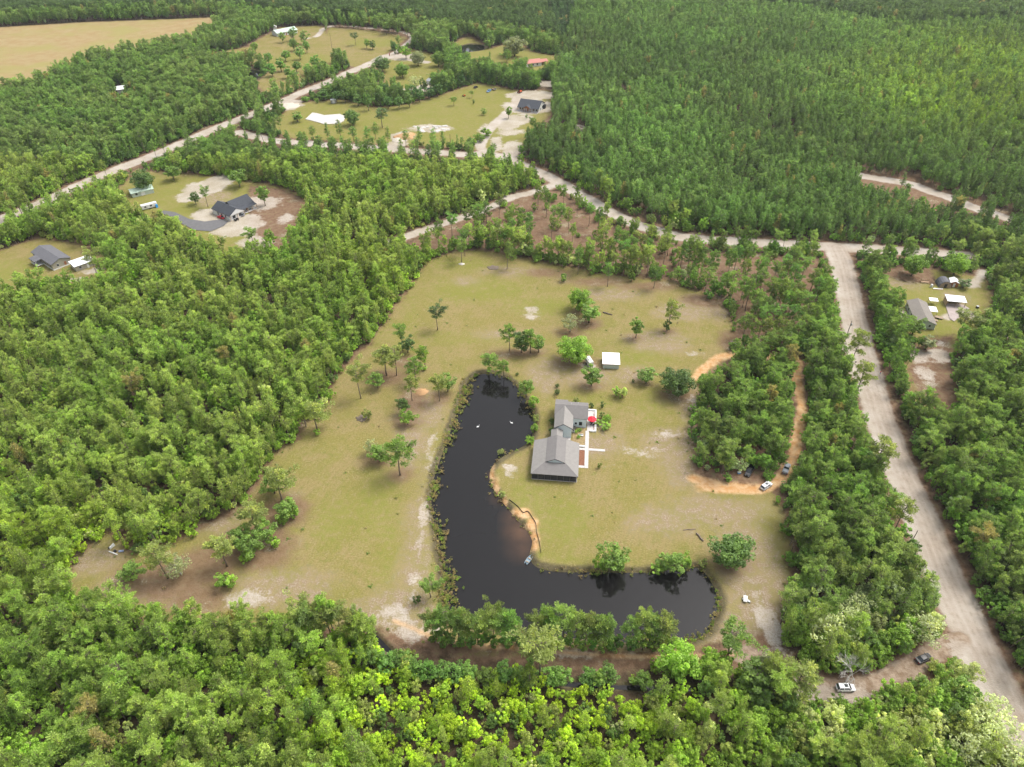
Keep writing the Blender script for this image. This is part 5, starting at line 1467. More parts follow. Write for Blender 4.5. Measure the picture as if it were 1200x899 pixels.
def door(parent, c, w, h, face, mat):
    m = MB(); k = MB()
    x, y, z = c
    if face == '-y': m.box(x - w / 2, x + w / 2, y - 0.06, y + 0.02, z, z + h); k.box(x + w / 2 - .15, x + w / 2 - .08, y - .12, y - .06, z + .95, z + 1.05)
    elif face == '+x': m.box(x - 0.02, x + 0.06, y - w / 2, y + w / 2, z, z + h); k.box(x + .06, x + .12, y + w / 2 - .15, y + w / 2 - .08, z + .95, z + 1.05)
    else: m.box(x - 0.06, x + 0.02, y - w / 2, y + w / 2, z, z + h); k.box(x - .12, x - .06, y + w / 2 - .15, y + w / 2 - .08, z + .95, z + 1.05)
    o = m.build("door", mat, parent)
    k.build("handle", M_METAL, o)
    return o


def posts(parent, pts, z1, r=0.09, mat=None, z0=-0.1):
    for x, y in pts:
        MB().box(x - r, x + r, y - r, y + r, z0, z1).build("post", mat or M_TRIM, parent)


def frame(rz_deg):
    return math.radians(rz_deg)


# --- the main house by the pond: garage wing in front, connector, dwelling behind
RZ = frame(-5.8)
H = empty("house", (6.2, 164.8, 0), RZ)
tag(H, "long grey roofed house with pale siding on the lawn beside the pond", "house")
W_, D_ = 15.8, 16.1
U0, U1, UR = 4.9, 10.9, 7.95
ZE, ZB, ZR = 3.05, 4.75, 6.25
m = MB()                                                           # garage walls, set back behind the front porch
m.hull8([(x, 4.4, z) for x, z in ((0.5, -.1), (15.3, -.1), (15.3, 3.0), (10.9, 4.5), (UR, 5.95), (4.9, 4.5), (0.5, 3.0))],
        [(x, 15.7, z) for x, z in ((0.5, -.1), (15.3, -.1), (15.3, 3.0), (10.9, 4.5), (UR, 5.95), (4.9, 4.5), (0.5, 3.0))])
m.build("garage_wall", M_SIDING, H)
r = MB()
r.slab([(0, 0, ZE), (U0, 4.9, ZB), (U0, D_, ZB), (0, D_, ZE)], .16)                       # left wing
r.slab([(W_, 0, ZE), (W_, D_, ZE), (U1, D_, ZB), (U1, 4.9, ZB)], .16)                     # right wing
rg = r.build("garage_roof", M_SHINGLE2, H)
MB().slab([(0, 0, ZE + .004), (W_, 0, ZE + .004), (U1, 4.9, ZB + .004), (U0, 4.9, ZB + .004)], .16).build("porch_roof", M_SHINGLE, H)
r = MB()
r.slab([(U0 - .25, 4.3, ZB + .03), (UR, 4.3, ZR), (UR, D_ + .1, ZR), (U0 - .25, D_ + .1, ZB + .03)], .14)
r.slab([(UR, 4.3, ZR), (U1 + .25, 4.3, ZB + .03), (U1 + .25, D_ + .1, ZB + .03), (UR, D_ + .1, ZR)], .14)
r.build("upper_roof", M_SHINGLE, H)
MB().hull8([(U0 + .3, 4.75, ZB - .1), (U1 - .3, 4.75, ZB - .1), (UR, 4.75, ZR - .28)], [(U0 + .3, 5.2, ZB - .1), (U1 - .3, 5.2, ZB - .1), (UR, 5.2, ZR - .28)]).build("gable_end", M_SIDING, H)
for a, b in (((U0 - .25, ZB + .03), (UR, ZR)), ((UR, ZR), (U1 + .25, ZB + .03))):
    MB().hull8([(a[0], 4.26, a[1] - .26), (b[0], 4.26, b[1] - .26), (b[0], 4.26, b[1] - .01), (a[0], 4.26, a[1] - .01)], [(a[0], 4.297, a[1] - .26), (b[0], 4.297, b[1] - .26), (b[0], 4.297, b[1] - .01), (a[0], 4.297, a[1] - .01)]).build("barge_board", M_FASCIA, H)
MB().box(0.05, W_ - .05, 0.03, 0.10, ZE - .33, ZE - .165).build("fascia", M_FASCIA, H)
MB().box(0.3, W_ - .3, 0.35, 4.4, -.1, 0.12).build("porch_floor", M_CONC, H)
for x in np.linspace(0.45, W_ - .45, 8): MB().box(x - .07, x + .07, 0.4, 0.54, .12, ZE - .2).build("post", M_FASCIA, H)
for i, x in enumerate(np.linspace(0.45, W_ - .45, 8)[:-1]):
    MB().box(x + .07, x + 2.0, 0.45, 0.47, .12, ZE - .25).build("screen_panel", M_SCREEN, H)
door(H, (11.5, 4.4, .12), 1.0, 2.1, '-y', M_TRIM); window(H, (4.0, 4.4, 1.6), 1.4, 1.2, '-y'); window(H, (8.0, 4.4, 1.6), 1.4, 1.2, '-y')
door(H, (15.3, 7.6, .05), 2.6, 2.2, '+x', M_TRIM); door(H, (15.3, 11.6, .05), 2.6, 2.2, '+x', M_TRIM)
# connector
m = gwall(MB(), 5.9, 9.5, 15.9, 21.2, 4.1, 5.1, 'y'); m.build("connector_wall", M_SIDING, H)
gable(MB(), 5.9, 9.5, 16.3, 20.9, 4.1, 5.1, 'y', .28).build("connector_roof", M_SHINGLE2, H)
# dwelling
gwall(MB(), 6.7, 18.0, 27.6, 36.0, 4.75, 6.9, 'x').build("wall", M_SIDING, H)
gwall(MB(), 6.9, 12.8, 21.5, 31.8, 5.05, 6.85, 'y').build("wing_wall", M_SIDING, H)
gable(MB(), 6.7, 18.0, 27.6, 36.0, 4.75, 6.9, 'x', .4).build("roof", M_SHINGLE, H)
rw = MB()
rw.slab([(6.5, 21.1, 4.95), (9.85, 21.1, 6.96), (9.85, 31.4, 6.96), (6.5, 28.0, 4.95)], .15)
rw.slab([(9.85, 21.1, 6.96), (13.2, 21.1, 4.95), (13.2, 28.0, 4.95), (9.85, 31.4, 6.96)], .15)
rw.build("wing_roof", M_SHINGLE2, H)
MB().slab([(6.3, 36.0, 4.72), (11.0, 36.0, 4.72), (11.0, 37.6, 4.3), (6.3, 37.6, 4.3)], .15).build("rear_porch_roof", M_SHINGLE, H)
posts(H, [(6.6, 37.3), (10.7, 37.3)], 4.2)
for a, b in (((6.5, 4.95), (9.85, 6.96)), ((9.85, 6.96), (13.2, 4.95))):
    MB().hull8([(a[0], 21.05, a[1] - .26), (b[0], 21.05, b[1] - .26), (b[0], 21.05, b[1] - .01), (a[0], 21.05, a[1] - .01)], [(a[0], 21.095, a[1] - .26), (b[0], 21.095, b[1] - .26), (b[0], 21.095, b[1] - .01), (a[0], 21.095, a[1] - .01)]).build("barge_board", M_FASCIA, H)
window(H, (15.9, 27.6, 1.9), 1.0, 1.5, '-y', M_FASCIA); window(H, (14.2, 27.6, 1.9), .8, 1.0, '-y')
window(H, (18.0, 33.2, 1.8), 1.2, 1.4, '+x'); door(H, (18.0, 30.5, .1), 1.8, 2.1, '+x', M_GLASS); window(H, (6.7, 32.5, 1.9), 1.2, 1.4, '-x'); window(H, (6.9, 24.5, 1.9), 1.2, 1.4, '-x')
MB().box(10.2, 12.6, 20.3, 21.48, -.1, .35).build("doorstep", M_CONC, H)
for x, y in ((14.6, 33.6), (12.2, 33.0)):
    MB().tube([(x, y, 5.5), (x, y, 6.7)], [.09, .09], 8).build("vent_pipe", M_TRIM, H)


def hp(u, w):
    c, s = math.cos(RZ), math.sin(RZ)
    return 6.2 + u * c - w * s, 164.8 + u * s + w * c


def local_thing(name, label, cat, kind=None):
    e = empty(name, (6.2, 164.8, 0), RZ)
    return tag(e, label, cat, None, kind)


o = MB().box(18.35, 21.0, 26.0, 37.0, -.1, .10).build("patio", M_CONC, None, (6.2, 164.8, 0.06), rz=RZ); tag(o, "pale concrete patio along the house's right side", None, None, "structure")
t = local_thing("patio_wall", "low white wall round the patio with a brown inner edge", "wall")
MB().box(21.05, 21.7, 25.6, 37.5, 0.0, .62).build("side_wall", M_TRIM, t); MB().box(18.4, 21.0, 37.05, 37.6, 0.0, .6).build("rear_wall", M_TRIM, t); MB().box(19.5, 21.0, 25.5, 25.95, 0.0, .6).build("front_wall", M_TRIM, t)
MB().box(20.86, 21.0, 26.2, 35.8, .17, .5).build("bench", M_REDWOOD, t)
for n_, (a, b, c, d) in enumerate([(17.85, 19.15, 7.2, 25.95), (19.2, 24.9, 15.9, 17.0), (15.9, 17.8, 15.9, 16.9), (15.9, 17.8, 7.2, 8.3)]):
    o = MB().box(a, b, c, d, -.1, .09).build("footpath", M_CONC, None, (6.2, 164.8, 0.07), rz=RZ)
    tag(o, ["straight white concrete walk down the house's right side", "short white walk branching out onto the lawn", "walk leading to the garage side door", "bottom walk joining the garage corner"][n_], None, None, "structure")
t = local_thing("mulch_bed", "red brown mulch bed between garage wall and white walk", "garden bed")
MB().box(15.95, 17.8, 8.4, 15.8, -.1, .16).build("mulch", M_MULCH, t)
t = local_thing("garden_bed", "brown and green planting bed in the house's corner", "garden bed")
MB().box(13.3, 17.75, 18.3, 27.4, -.1, .14).build("soil", M_SOIL, t)
MB().box(15.9, 17.75, 17.3, 17.9, -.05, .55).build("kerb_wall", M_TRIM, t)
for k, (u, w) in enumerate([(15.0, 25.3), (15.8, 25.6), (14.6, 24.6), (15.4, 22.0)]):
    x, y = hp(u, w); add_tree('shrub', x, y, 1.2, .8, BRIGHT, ["leafy plant at the back left of the corner bed", "leafy plant at the back right of the corner bed", "leafy plant in the middle of the corner bed", "leafy plant before the white bench in the bed"][k], "shrub", "shrub", None, k % 4, k, z=0.1)


def bench(u, w):
    x, y = hp(u, w)
    e = tag(empty("garden_bench", (x, y, .14), RZ + .2), "small white bench in the house's corner bed", "bench")
    MB().box(-.9, .9, -.25, .25, .42, .48).build("seat", M_TRIM, e); MB().box(-.9, .9, .22, .28, .5, .95).build("backrest", M_TRIM, e)
    for sx in (-.8, .8):
        for sy in (-.2, .2): MB().box(sx - .05, sx + .05, sy - .04, sy + .04, 0, .42).build("leg", M_TRIM, e)


bench(16.2, 22.8)
for k, (u, w) in enumerate([(13.8, 26.6), (13.5, 24.6)]):
    x, y = hp(u, w)
    e = tag(empty("air_conditioner", (x, y, .14), RZ), ["dark grey air conditioner unit in the wall corner", "air conditioner unit nearer the doorstep"][k], "air conditioner")
    MB().box(-.45, .45, -.45, .45, 0, .9).build("casing", M_METAL, e); MB().tube([(0, 0, .9), (0, 0, .95)], [.38, .38], 12).build("fan_grille", M_DARK, e)
# red umbrella and its table
x, y = hp(20.0, 30.1)
e = tag(empty("patio_umbrella", (x, y, .16), 0), "red parasol open over the patio table", "umbrella")
cm = MB()
ring = [(1.6 * math.cos(a), 1.6 * math.sin(a), 2.15 + (0.0 if i % 2 else .06)) for i, a in enumerate(np.linspace(0, 2 * math.pi, 16, endpoint=False))]
for i in range(16): cm.poly([ring[i], ring[(i + 1) % 16], (0, 0, 2.75)])
for i in range(16): cm.poly([ring[i], (ring[i][0], ring[i][1], ring[i][2] - .18), (ring[(i + 1) % 16][0], ring[(i + 1) % 16][1], ring[(i + 1) % 16][2] - .18), ring[(i + 1) % 16]])
cm.build("canopy", M_RED, e); MB().tube([(0, 0, 0), (0, 0, 2.8)], [.03, .03], 8).build("pole", M_METAL, e); MB().tube([(0, 0, 0), (0, 0, .1)], [.3, .28], 12).build("base", M_DARK, e)
e = tag(empty("patio_table", (x, y, .16), 0), "dark round table under the red parasol", "table")
MB().tube([(0, 0, .70), (0, 0, .74)], [.65, .65], 14).build("tabletop", M_DARK, e)
for a in range(4): MB().tube([(.5 * math.cos(a * 1.57), .5 * math.sin(a * 1.57), 0), (.4 * math.cos(a * 1.57), .4 * math.sin(a * 1.57), .7)], [.03, .03], 6).build("leg", M_DARK, e)
for k, (a, w) in enumerate(((-1.9, "camera side"), (-1.2, "lawn side"), (2.2, "house side"))):
    e = tag(empty("patio_chair", (x + 1.15 * math.cos(a), y + 1.15 * math.sin(a), .16), a - 1.57), f"dark patio chair on the table's {w} under the parasol", "chair", "chairs round the patio table")
    MB().box(-.25, .25, -.25, .25, .42, .47).build("seat", M_DARK, e); MB().box(-.25, .25, .2, .25, .47, .95).build("backrest", M_DARK, e)
    for sx in (-.2, .2):
        for sy in (-.2, .2): MB().box(sx - .02, sx + .02, sy - .02, sy + .02, 0, .42).build("leg", M_DARK, e)

# --- white shed on the lawn
e = tag(empty("shed", (36.4, 225.6, 0), frame(-4)), "small shed with bright white metal roof on the lawn", "shed")
MB().hull8([(0.15, 0.15, -.1), (6.45, .15, -.1), (6.45, .15, 2.35), (.15, .15, 2.35)], [(.15, 6.4, -.1), (6.45, 6.4, -.1), (6.45, 6.4, 2.95), (.15, 6.4, 2.95)]).build("wall", M_MINT, e)
MB().slab([(-.2, -.2, 2.5), (6.8, -.2, 2.5), (6.8, 6.8, 3.2), (-.2, 6.8, 3.2)], .1).build("roof", M_WHITEROOF, e)
MB().box(-.15, 6.75, -.25, -.205, 2.36, 2.52).build("fascia", M_REDWOOD, e)
door(e, (.15, 3.2, 0), 2.2, 2.1, '-x', M_TRIM)
e = tag(empty("travel_trailer", (31.2, 228.5, 0), frame(-72)), "pale camper trailer half hidden by trees left of the shed", "trailer")
MB().rings([[(x, y * k, z) for y, z in ((-1.05, .55), (1.05, .55), (1.1, 1.5), (1.0, 2.5), (0, 2.62), (-1.0, 2.5), (-1.1, 1.5))] for x, k in ((-2.2, .92), (-2.0, 1), (1.7, 1), (2.2, .9))]).build("body", M_WHITE, e)
for s in (-1, 1): MB().tube([(-.2, s * .95, .36), (-.2, s * 1.13, .36)], [.36, .36], 14).build("wheel", M_TYRE, e)
MB().tube([(2.2, 0, .55), (3.2, 0, .5)], [.06, .05], 6).build("tow_bar", M_METAL, e); window(e, (0.2, -1.08, 1.75), 1.0, .6, '-y')
MB().box(-1.2, 1.0, -.5, .5, 2.6, 2.72).build("roof_unit", M_TRIM, e)

# --- upper left house: charcoal roof, front gable wing and porch
e = tag(empty("house", (-153.4, 356.3, 0), frame(53)), "white farmhouse with charcoal roof on sandy ground at upper left", "house")
gwall(MB(), 0.3, 9.7, 0.4, 16.0, 3.3, 6.0, 'y').build("wing_wall", M_WHITE, e)
gable(MB(), 0.3, 9.7, 0.2, 15.8, 3.3, 6.0, 'y', .45).build("wing_roof", M_SLATE, e)
gwall(MB(), 8.0, 19.4, 5.2, 15.0, 3.25, 6.3, 'x').build("wall", M_WHITE, e)
gable(MB(), 7.0, 19.4, 5.0, 15.2, 3.25, 6.4, 'x', .45).build("roof", M_SLATE, e)
MB().slab([(10.3, 1.9, 2.75), (19.6, 1.9, 2.75), (19.6, 4.6, 3.12), (10.3, 4.6, 3.12)], .14).build("porch_roof", M_SLATE, e)
posts(e, [(10.6, 2.2), (13.5, 2.2), (16.4, 2.2), (19.3, 2.2)], 2.6, .1, M_OSB); MB().box(10, 19.6, 1.9, 5.2, -.1, .15).build("porch_floor", M_CONC, e)
MB().hull8([(.3, -.2, 3.0), (9.7, -.2, 3.0), (5.0, -.2, 5.55)], [(.3, .0, 3.0), (9.7, .0, 3.0), (5.0, .0, 5.55)]).build("gable_end", M_TRIM, e)
posts(e, [(.5, -.1), (5.0, -.1), (9.5, -.1)], 3.0, .1, M_OSB)
for y in (4, 7.5, 11): window(e, (.3, y, 1.6), 1.0, 1.4, '-x', M_FASCIA)
window(e, (3, .4, 1.6), 1.6, 1.4, '-y', M_FASCIA); window(e, (7, .4, 1.6), 1.6, 1.4, '-y', M_FASCIA); door(e, (14.5, 5.2, .15), 1.0, 2.1, '-y', M_REDWOOD); window(e, (12, 5.2, 1.6), 1.2, 1.3, '-y', M_FASCIA); window(e, (17, 5.2, 1.6), 1.2, 1.3, '-y', M_FASCIA)
MB().slab([(2.0, 16.2, 3.4), (8.0, 16.2, 3.4), (8.0, 18.2, 2.9), (2.0, 18.2, 2.9)], .12).build("rear_roof", M_SLATE, e)
a0 = ats([(192, 247), (205, 249), (222, 257), (240, 260), (258, 257.5), (268, 259.5), (262, 265), (247, 271.5), (228, 270), (212, 262), (200, 254), (188, 250)])
tag(MB().poly([(p[0], p[1], .22) for p in a0]).build("asphalt_drive", M_ASPHALT), "grey asphalt drive bending up to the charcoal roofed house", None, None, "structure")

# --- far house with dark roof and timber porch gable
e = tag(empty("house", (4.2, 540.2, 0), frame(-21)), "white house with dark gable roof and timber porch on pale sand", "house")
gwall(MB(), 0.4, 16.4, .4, 13.4, 3.2, 6.6, 'x').build("wall", M_WHITE, e); gable(MB(), .4, 16.4, -.6, 14.4, 3.0, 6.7, 'x', .5).build("roof", M_SLATE, e)
pr = MB(); pr.slab([(4.8, -2.3, 2.95), (7.9, -2.3, 4.9), (7.9, 4.0, 4.9), (4.8, 0.4, 2.95)], .14); pr.slab([(7.9, -2.3, 4.9), (11.0, -2.3, 2.95), (11.0, 0.4, 2.95), (7.9, 4.0, 4.9)], .14); pr.build("porch_roof", M_SLATE, e)
MB().hull8([(5.2, -2.0, 2.85), (10.6, -2.0, 2.85), (7.9, -2.0, 4.6)], [(5.2, -1.8, 2.85), (10.6, -1.8, 2.85), (7.9, -1.8, 4.6)]).build("porch_gable", M_REDWOOD, e)
posts(e, [(5.2, -1.9), (7.0, -1.9), (8.8, -1.9), (10.6, -1.9)], 2.9, .14, M_REDWOOD); MB().box(.4, 16.4, -2.2, .4, -.1, .3).build("porch_floor", M_CONC, e); posts(e, [(.6, -.8), (3, -.8), (13, -.8), (16.2, -.8)], 2.8, .1, M_REDWOOD)
for x in (2, 4, 12.5, 14.8): window(e, (x, .4, 1.7), 1.1, 1.4, '-y', M_FASCIA)
door(e, (7.9, .4, .3), 1.2, 2.2, '-y', M_REDWOOD); window(e, (16.4, 4, 1.7), 1.1, 1.4, '+x', M_FASCIA); window(e, (16.4, 9, 1.7), 1.1, 1.4, '+x', M_FASCIA)
MB().box(16.4, 18.0, 10, 13, -.1, 2.6).build("utility_lean_to", M_DARK, e)

# --- left house with white annex
e = tag(empty("house", (-240.0, 316.2, 0), frame(-38)), "beige house with dark grey roof and porch at the left edge", "house")
gwall(MB(), .4, 21.0, .4, 9.4, 3.4, 4.9, 'x').build("wall", M_BEIGE, e); gable(MB(), .4, 21.0, .4, 9.4, 3.4, 5.0, 'x', .4).build("roof", M_ASPH, e)
MB().box(.3, 21.1, .3, 9.5, -.1, .55).build("skirting", M_TRIM, e)
MB().slab([(5.2, -3.4, 3.0), (11.4, -3.4, 3.0), (11.4, 0.2, 3.42), (5.2, 0.2, 3.42)], .14).build("porch_roof", M_ASPH, e)
MB().box(5.4, 11.2, -3.1, .3, .3, .6).build("porch_floor", M_TRIM, e); posts(e, [(5.5, -3), (8.3, -3), (11.1, -3)], 2.8, .1); MB().box(5.55, 11.05, -3.06, -2.98, .6, 1.4).build("railing", M_TRIM, e); MB().box(5.55, 11.0, -2.9, -2.86, 1.4, 2.7).build("porch_screen", M_SCREEN, e)
for x in (2, 4, 13.5, 16, 19): window(e, (x, .4, 1.9), 1.0, 1.3, '-y', M_FASCIA)
window(e, (21.0, 3, 1.9), 1.0, 1.2, '+x'); door(e, (21.0, 6.5, .3), 1.0, 2.1, '+x', M_REDWOOD)
e = tag(empty("annex", (-219.4, 305.4, 0), frame(46)), "low beige annex with flat white roof beside the left house", "annex")
MB().box(3.2, 12.2, -7.8, -1.0, -.1, 2.7).build("wall", M_BEIGE, e); MB().slab([(2.9, -8.1, 2.85), (12.5, -8.1, 2.85), (12.5, -.7, 3.05), (2.9, -.7, 3.05)], .12).build("roof", M_WHITEROOF, e)
window(e, (5.5, -7.8, 1.6), 1.0, 1.1, '-y'); door(e, (9.0, -7.8, 0), 1.0, 2.0, '-y', M_TRIM)
x, y = at(95.5, 308); e = tag(empty("fuel_tank", (x, y, 0), .4), "small red tank by the left house's gable wall", "tank")
MB().tube([(-.9, 0, .8), (-.8, 0, .8), (.8, 0, .8), (.9, 0, .8)], [.35, .6, .6, .35], 12).build("tank_body", M_RED, e)
for s in (-.5, .5): MB().box(s - .06, s + .06, -.35, .35, 0, .3).build("foot", M_METAL, e)

# --- right hand yard
e = tag(empty("house", (174.0, 254.2, 0), frame(-11.6)), "long taupe roofed mobile home in the right hand yard", "house")
gwall(MB(), .3, 8.2, .3, 18.0, 3.0, 4.4, 'y').build("wall", M_MINT, e); gable(MB(), .3, 8.2, .3, 18.0, 3.0, 4.5, 'y', .35).build("roof", M_TAUPE, e)
MB().box(.2, 8.3, .2, 18.1, -.1, .5).build("skirting", M_METAL, e)
for y in (3, 8, 13, 16): window(e, (.3, y, 1.8), 1.0, 1.2, '-x', M_FASCIA)
door(e, (8.2, 9, .4), 1.0, 2.0, '+x', M_TRIM); window(e, (8.2, 4, 1.8), 1.0, 1.2, '+x'); window(e, (2.8, .3, 1.8), .9, 1.0, '-y'); window(e, (6, .3, 1.8), .9, 1.0, '-y')
MB().box(8.3, 10.6, 6.8, 10.4, -.05, .5).build("deck", M_WOOD, e)
for k in range(3): MB().box(10.6 + .4 * k, 11.0 + .4 * k, 7.4, 9.0, -.05, .36 - .13 * k).build("step", M_WOOD, e)
e = tag(empty("carport", (196.0, 271.6, 0), frame(-11)), "white roofed open carport over a concrete pad", "carport")
MB().slab([(0, 0, 2.9), (8.2, 0, 2.9), (8.2, 5.0, 3.3), (0, 5.0, 3.3)], .12).build("roof", M_WHITEROOF, e); posts(e, [(.3, .3), (4.1, .3), (7.9, .3), (.3, 4.7), (4.1, 4.7), (7.9, 4.7)], 2.76, .09, M_WOOD)
MB().box(.2, .3, .4, 4.6, 0, 2.5).build("side_panel", M_OSB, e); MB().box(.3, 7.9, 4.66, 4.76, 0, 2.6).build("back_panel", M_WOOD, e)
tag(MB().poly([(*at(p, q), .2) for p, q in ((1107, 355.5), (1129, 357.5), (1136, 362), (1118, 377), (1113, 374))]).build("concrete_pad", plain("stained_concrete", (0.34, 0.285, 0.265), .95, .15, .5)), "wide pinkish concrete pad in front of the carport", None, None, "structure")
for k, (px, py, w, d, h, lab) in enumerate([(1092, 356, 3.6, 2.6, 2.2, "small white canopy shelter behind the mobile home"), (1091, 368, 3.2, 4.0, 2.5, "white porch canopy on posts beside the mobile home")]):
    x, y = at(px, py); e = tag(empty("canopy_shelter", (x, y, 0), frame(-11)), lab, "canopy")
    MB().slab([(-w / 2, -d / 2, h), (w / 2, -d / 2, h), (w / 2, d / 2, h + .2), (-w / 2, d / 2, h + .2)], .1).build("roof", M_WHITEROOF, e)
    posts(e, [(a * (w / 2 - .2), b * (d / 2 - .2)) for a in (-1, 1) for b in (-1, 1)], h - .06, .06, M_METAL)
x, y = at(1105, 334); e = tag(empty("hut", (x, y, 0), frame(-8)), "dark round topped hut in the right hand yard", "hut")
arc = [(2.9 * math.cos(a), 3.3 * math.sin(a)) for a in np.linspace(math.pi, 0, 11)]
MB().hull8([(p[0], -2.6, p[1]) for p in arc][::-1], [(p[0], 2.6, p[1]) for p in arc][::-1]).build("shell", M_ASPH, e)
MB().hull8([(p[0] * .93, -2.68, p[1] * .93) for p in arc][::-1], [(p[0] * .93, -2.605, p[1] * .93) for p in arc][::-1]).build("front_panel", M_WOOD, e); MB().box(-.6, .6, -2.76, -2.69, 0, 2.0).build("door", M_DARK, e)
x, y = at(1116, 334); e = tag(empty("shed", (x, y, 0), frame(-15)), "small red brown shed with white roof and white door", "shed")
gwall(MB(), -1.7, 1.7, -2.0, 2.0, 2.4, 3.1, 'y').build("wall", M_REDWOOD, e); gable(MB(), -1.7, 1.7, -2.0, 2.0, 2.4, 3.2, 'y', .25).build("roof", M_WHITEROOF, e); door(e, (0, -2.0, 0), .9, 1.9, '-y', M_TRIM)
x, y = at(1083, 331); e = tag(empty("wood_bench", (x, y, 0), frame(-5)), "pale timber swing bench frame left of the round topped hut", "bench")
MB().box(-1.6, 1.6, -.9, -.1, .5, .58).build("seat", M_OSB, e); MB().box(-1.7, 1.7, .3, .4, 1.7, 1.85).build("top_rail", M_OSB, e)
for sx in (-1.6, 1.6):
    for sy in (-.8, .35): MB().box(sx - .07, sx + .07, sy - .07, sy + .07, 0, .5 if sy < 0 else 1.7).build("leg", M_OSB, e)
MB().box(-1.6, 1.6, .32, .38, .6, 1.0).build("backrest", M_OSB, e)
x, y = at(1091, 336.5); e = tag(empty("gas_tank", (x, y, 0), 0), "white upright tank in front of the round topped hut", "tank")
MB().tube([(0, 0, 0), (0, 0, .1), (0, 0, 1.3), (0, 0, 1.55), (0, 0, 1.6)], [.4, .55, .55, .4, .15], 12).build("tank_body", M_TRIM, e); MB().tube([(0, 0, 1.6), (0, 0, 1.75)], [.08, .08], 8).build("valve", M_METAL, e)
x, y = at(1099, 339); e = tag(empty("lumber_pile", (x, y, 0), frame(-6)), "low stack of boards lying before the round topped hut", "lumber")
for k in range(6): MB().box(-2.2 + .1 * (k % 2), 2.0 + .2 * (k % 3), -.6 + .4 * (k % 3), -.25 + .4 * (k % 3), .16 * (k // 3), .15 + .16 * (k // 3)).build("board", [M_OSB, M_TRIM, M_METAL][k % 3], e)
x, y = at(1146 - 1, 361); e = tag(empty("barrel", (x, y, 0), 0), "dark barrel at the concrete pad's right edge", "barrel")
MB().tube([(0, 0, 0), (0, 0, .3), (0, 0, .7), (0, 0, 1.0)], [.55, .65, .65, .55], 12).build("drum", M_DARK, e); MB().tube([(0, 0, 1.0), (0, 0, 1.05)], [.58, .58], 12).build("lid", M_METAL, e)
x, y = at(1100, 373); e = tag(empty("boat_trailer", (x, y, 0), frame(-28)), "small grey flat trailer beside the porch canopy", "trailer")
MB().box(-1.9, 1.6, -.9, .9, .45, .6).build("bed", M_WOOD, e); MB().tube([(1.6, 0, .5), (3.0, 0, .45)], [.06, .05], 6).build("tow_bar", M_METAL, e)
for s in (-1, 1): MB().tube([(-.3, s * .95, .3), (-.3, s * 1.12, .3)], [.3, .3], 12).build("wheel", M_TYRE, e)

# --- far houses
e = tag(empty("house", (12.0, 652.0, 0), frame(22)), "far house with salmon red metal roof and dark porch", "house")
gwall(MB(), .4, 15.0, .4, 10.0, 3.2, 5.0, 'x').build("wall", M_WHITE, e); gable(MB(), .4, 15.0, .4, 10.0, 3.2, 5.1, 'x', .4).build("roof", M_REDROOF, e)
gable(MB(), 15.4, 22.0, 2.0, 9.0, 2.9, 4.3, 'x', .2).build("porch_roof", M_REDROOF, e); posts(e, [(21.5, 2.4), (21.5, 8.6), (18.5, 2.4), (18.5, 8.6)], 2.7, .12, M_REDWOOD); MB().box(15.1, 21.6, 7.5, 8.2, 0, 2.6).build("porch_wall", M_REDWOOD, e)
for x in (3, 7, 11): window(e, (x, .4, 1.8), 1.2, 1.4, '-y', M_FASCIA)
e = tag(empty("house", (-231.5, 759.5, 0), frame(44)), "far white bungalow with pale roof beyond the left meadow", "house")
gwall(MB(), .4, 23, .4, 11.0, 3.2, 5.2, 'x').build("wall", M_WHITE, e); gable(MB(), .4, 23, .4, 11.0, 3.2, 5.3, 'x', .5).build("roof", M_GREENROOF, e)
for x in (4, 8, 13, 17, 20.5): window(e, (x, .4, 1.8), 1.4, 1.5, '-y', M_FASCIA)
door(e, (10.5, .4, 0), 1.2, 2.2, '-y', M_REDWOOD)
x, y = at(322, 34); e = tag(empty("shed", (x, y, 0), frame(20)), "tiny white shed left of the far white bungalow", "shed")
gwall(MB(), -2, 2, -2.5, 2.5, 2.6, 3.6, 'y').build("wall", M_WHITE, e); gable(MB(), -2, 2, -2.5, 2.5, 2.6, 3.7, 'y', .3).build("roof", M_WHITEROOF, e)
x, y = at(140, 108); e = tag(empty("shed", (x, y, 0), frame(25)), "white building mostly hidden in the upper left trees", "shed")
gwall(MB(), -6, 6, -4, 4, 3.0, 4.6, 'x').build("wall", M_WHITE, e); gable(MB(), -6, 6, -4, 4, 3.0, 4.7, 'x', .4).build("roof", M_WHITEROOF, e); window(e, (-2, -4, 1.7), 1.2, 1.2, '-y'); door(e, (2, -4, 0), 1.0, 2.0, '-y', M_TRIM)
x, y = at(508, 98); e = tag(empty("shed", (x, y, 0), frame(60)), "grey metal shed at the end of the thin meadow track", "shed")
gwall(MB(), -3.5, 3.5, -4.5, 4.5, 2.7, 3.9, 'y').build("wall", M_WHITE, e); gable(MB(), -3.5, 3.5, -4.5, 4.5, 2.7, 4.0, 'y', .3).build("roof", M_METAL, e); door(e, (0, -4.5, 0), 2.4, 2.2, '-y', M_DARK)
x, y = at(156, 229); e = tag(empty("shed", (x, y, 0), frame(36)), "shed with pale green metal roof under the big oak", "shed")
gwall(MB(), -1, 11, -3.5, 3.5, 2.7, 3.9, 'x').build("wall", M_MINT, e); gable(MB(), -1, 11, -3.5, 3.5, 2.7, 4.0, 'x', .4).build("roof", M_GREENROOF, e); door(e, (5, -3.5, 0), 2.2, 2.1, '-y', M_TRIM); window(e, (1.5, -3.5, 1.6), 1, 1, '-y', M_FASCIA)
x, y = at(175.5, 244); e = tag(empty("travel_trailer", (x, y, 0), frame(38)), "white box camper with blue tarp in the upper left yard", "trailer")
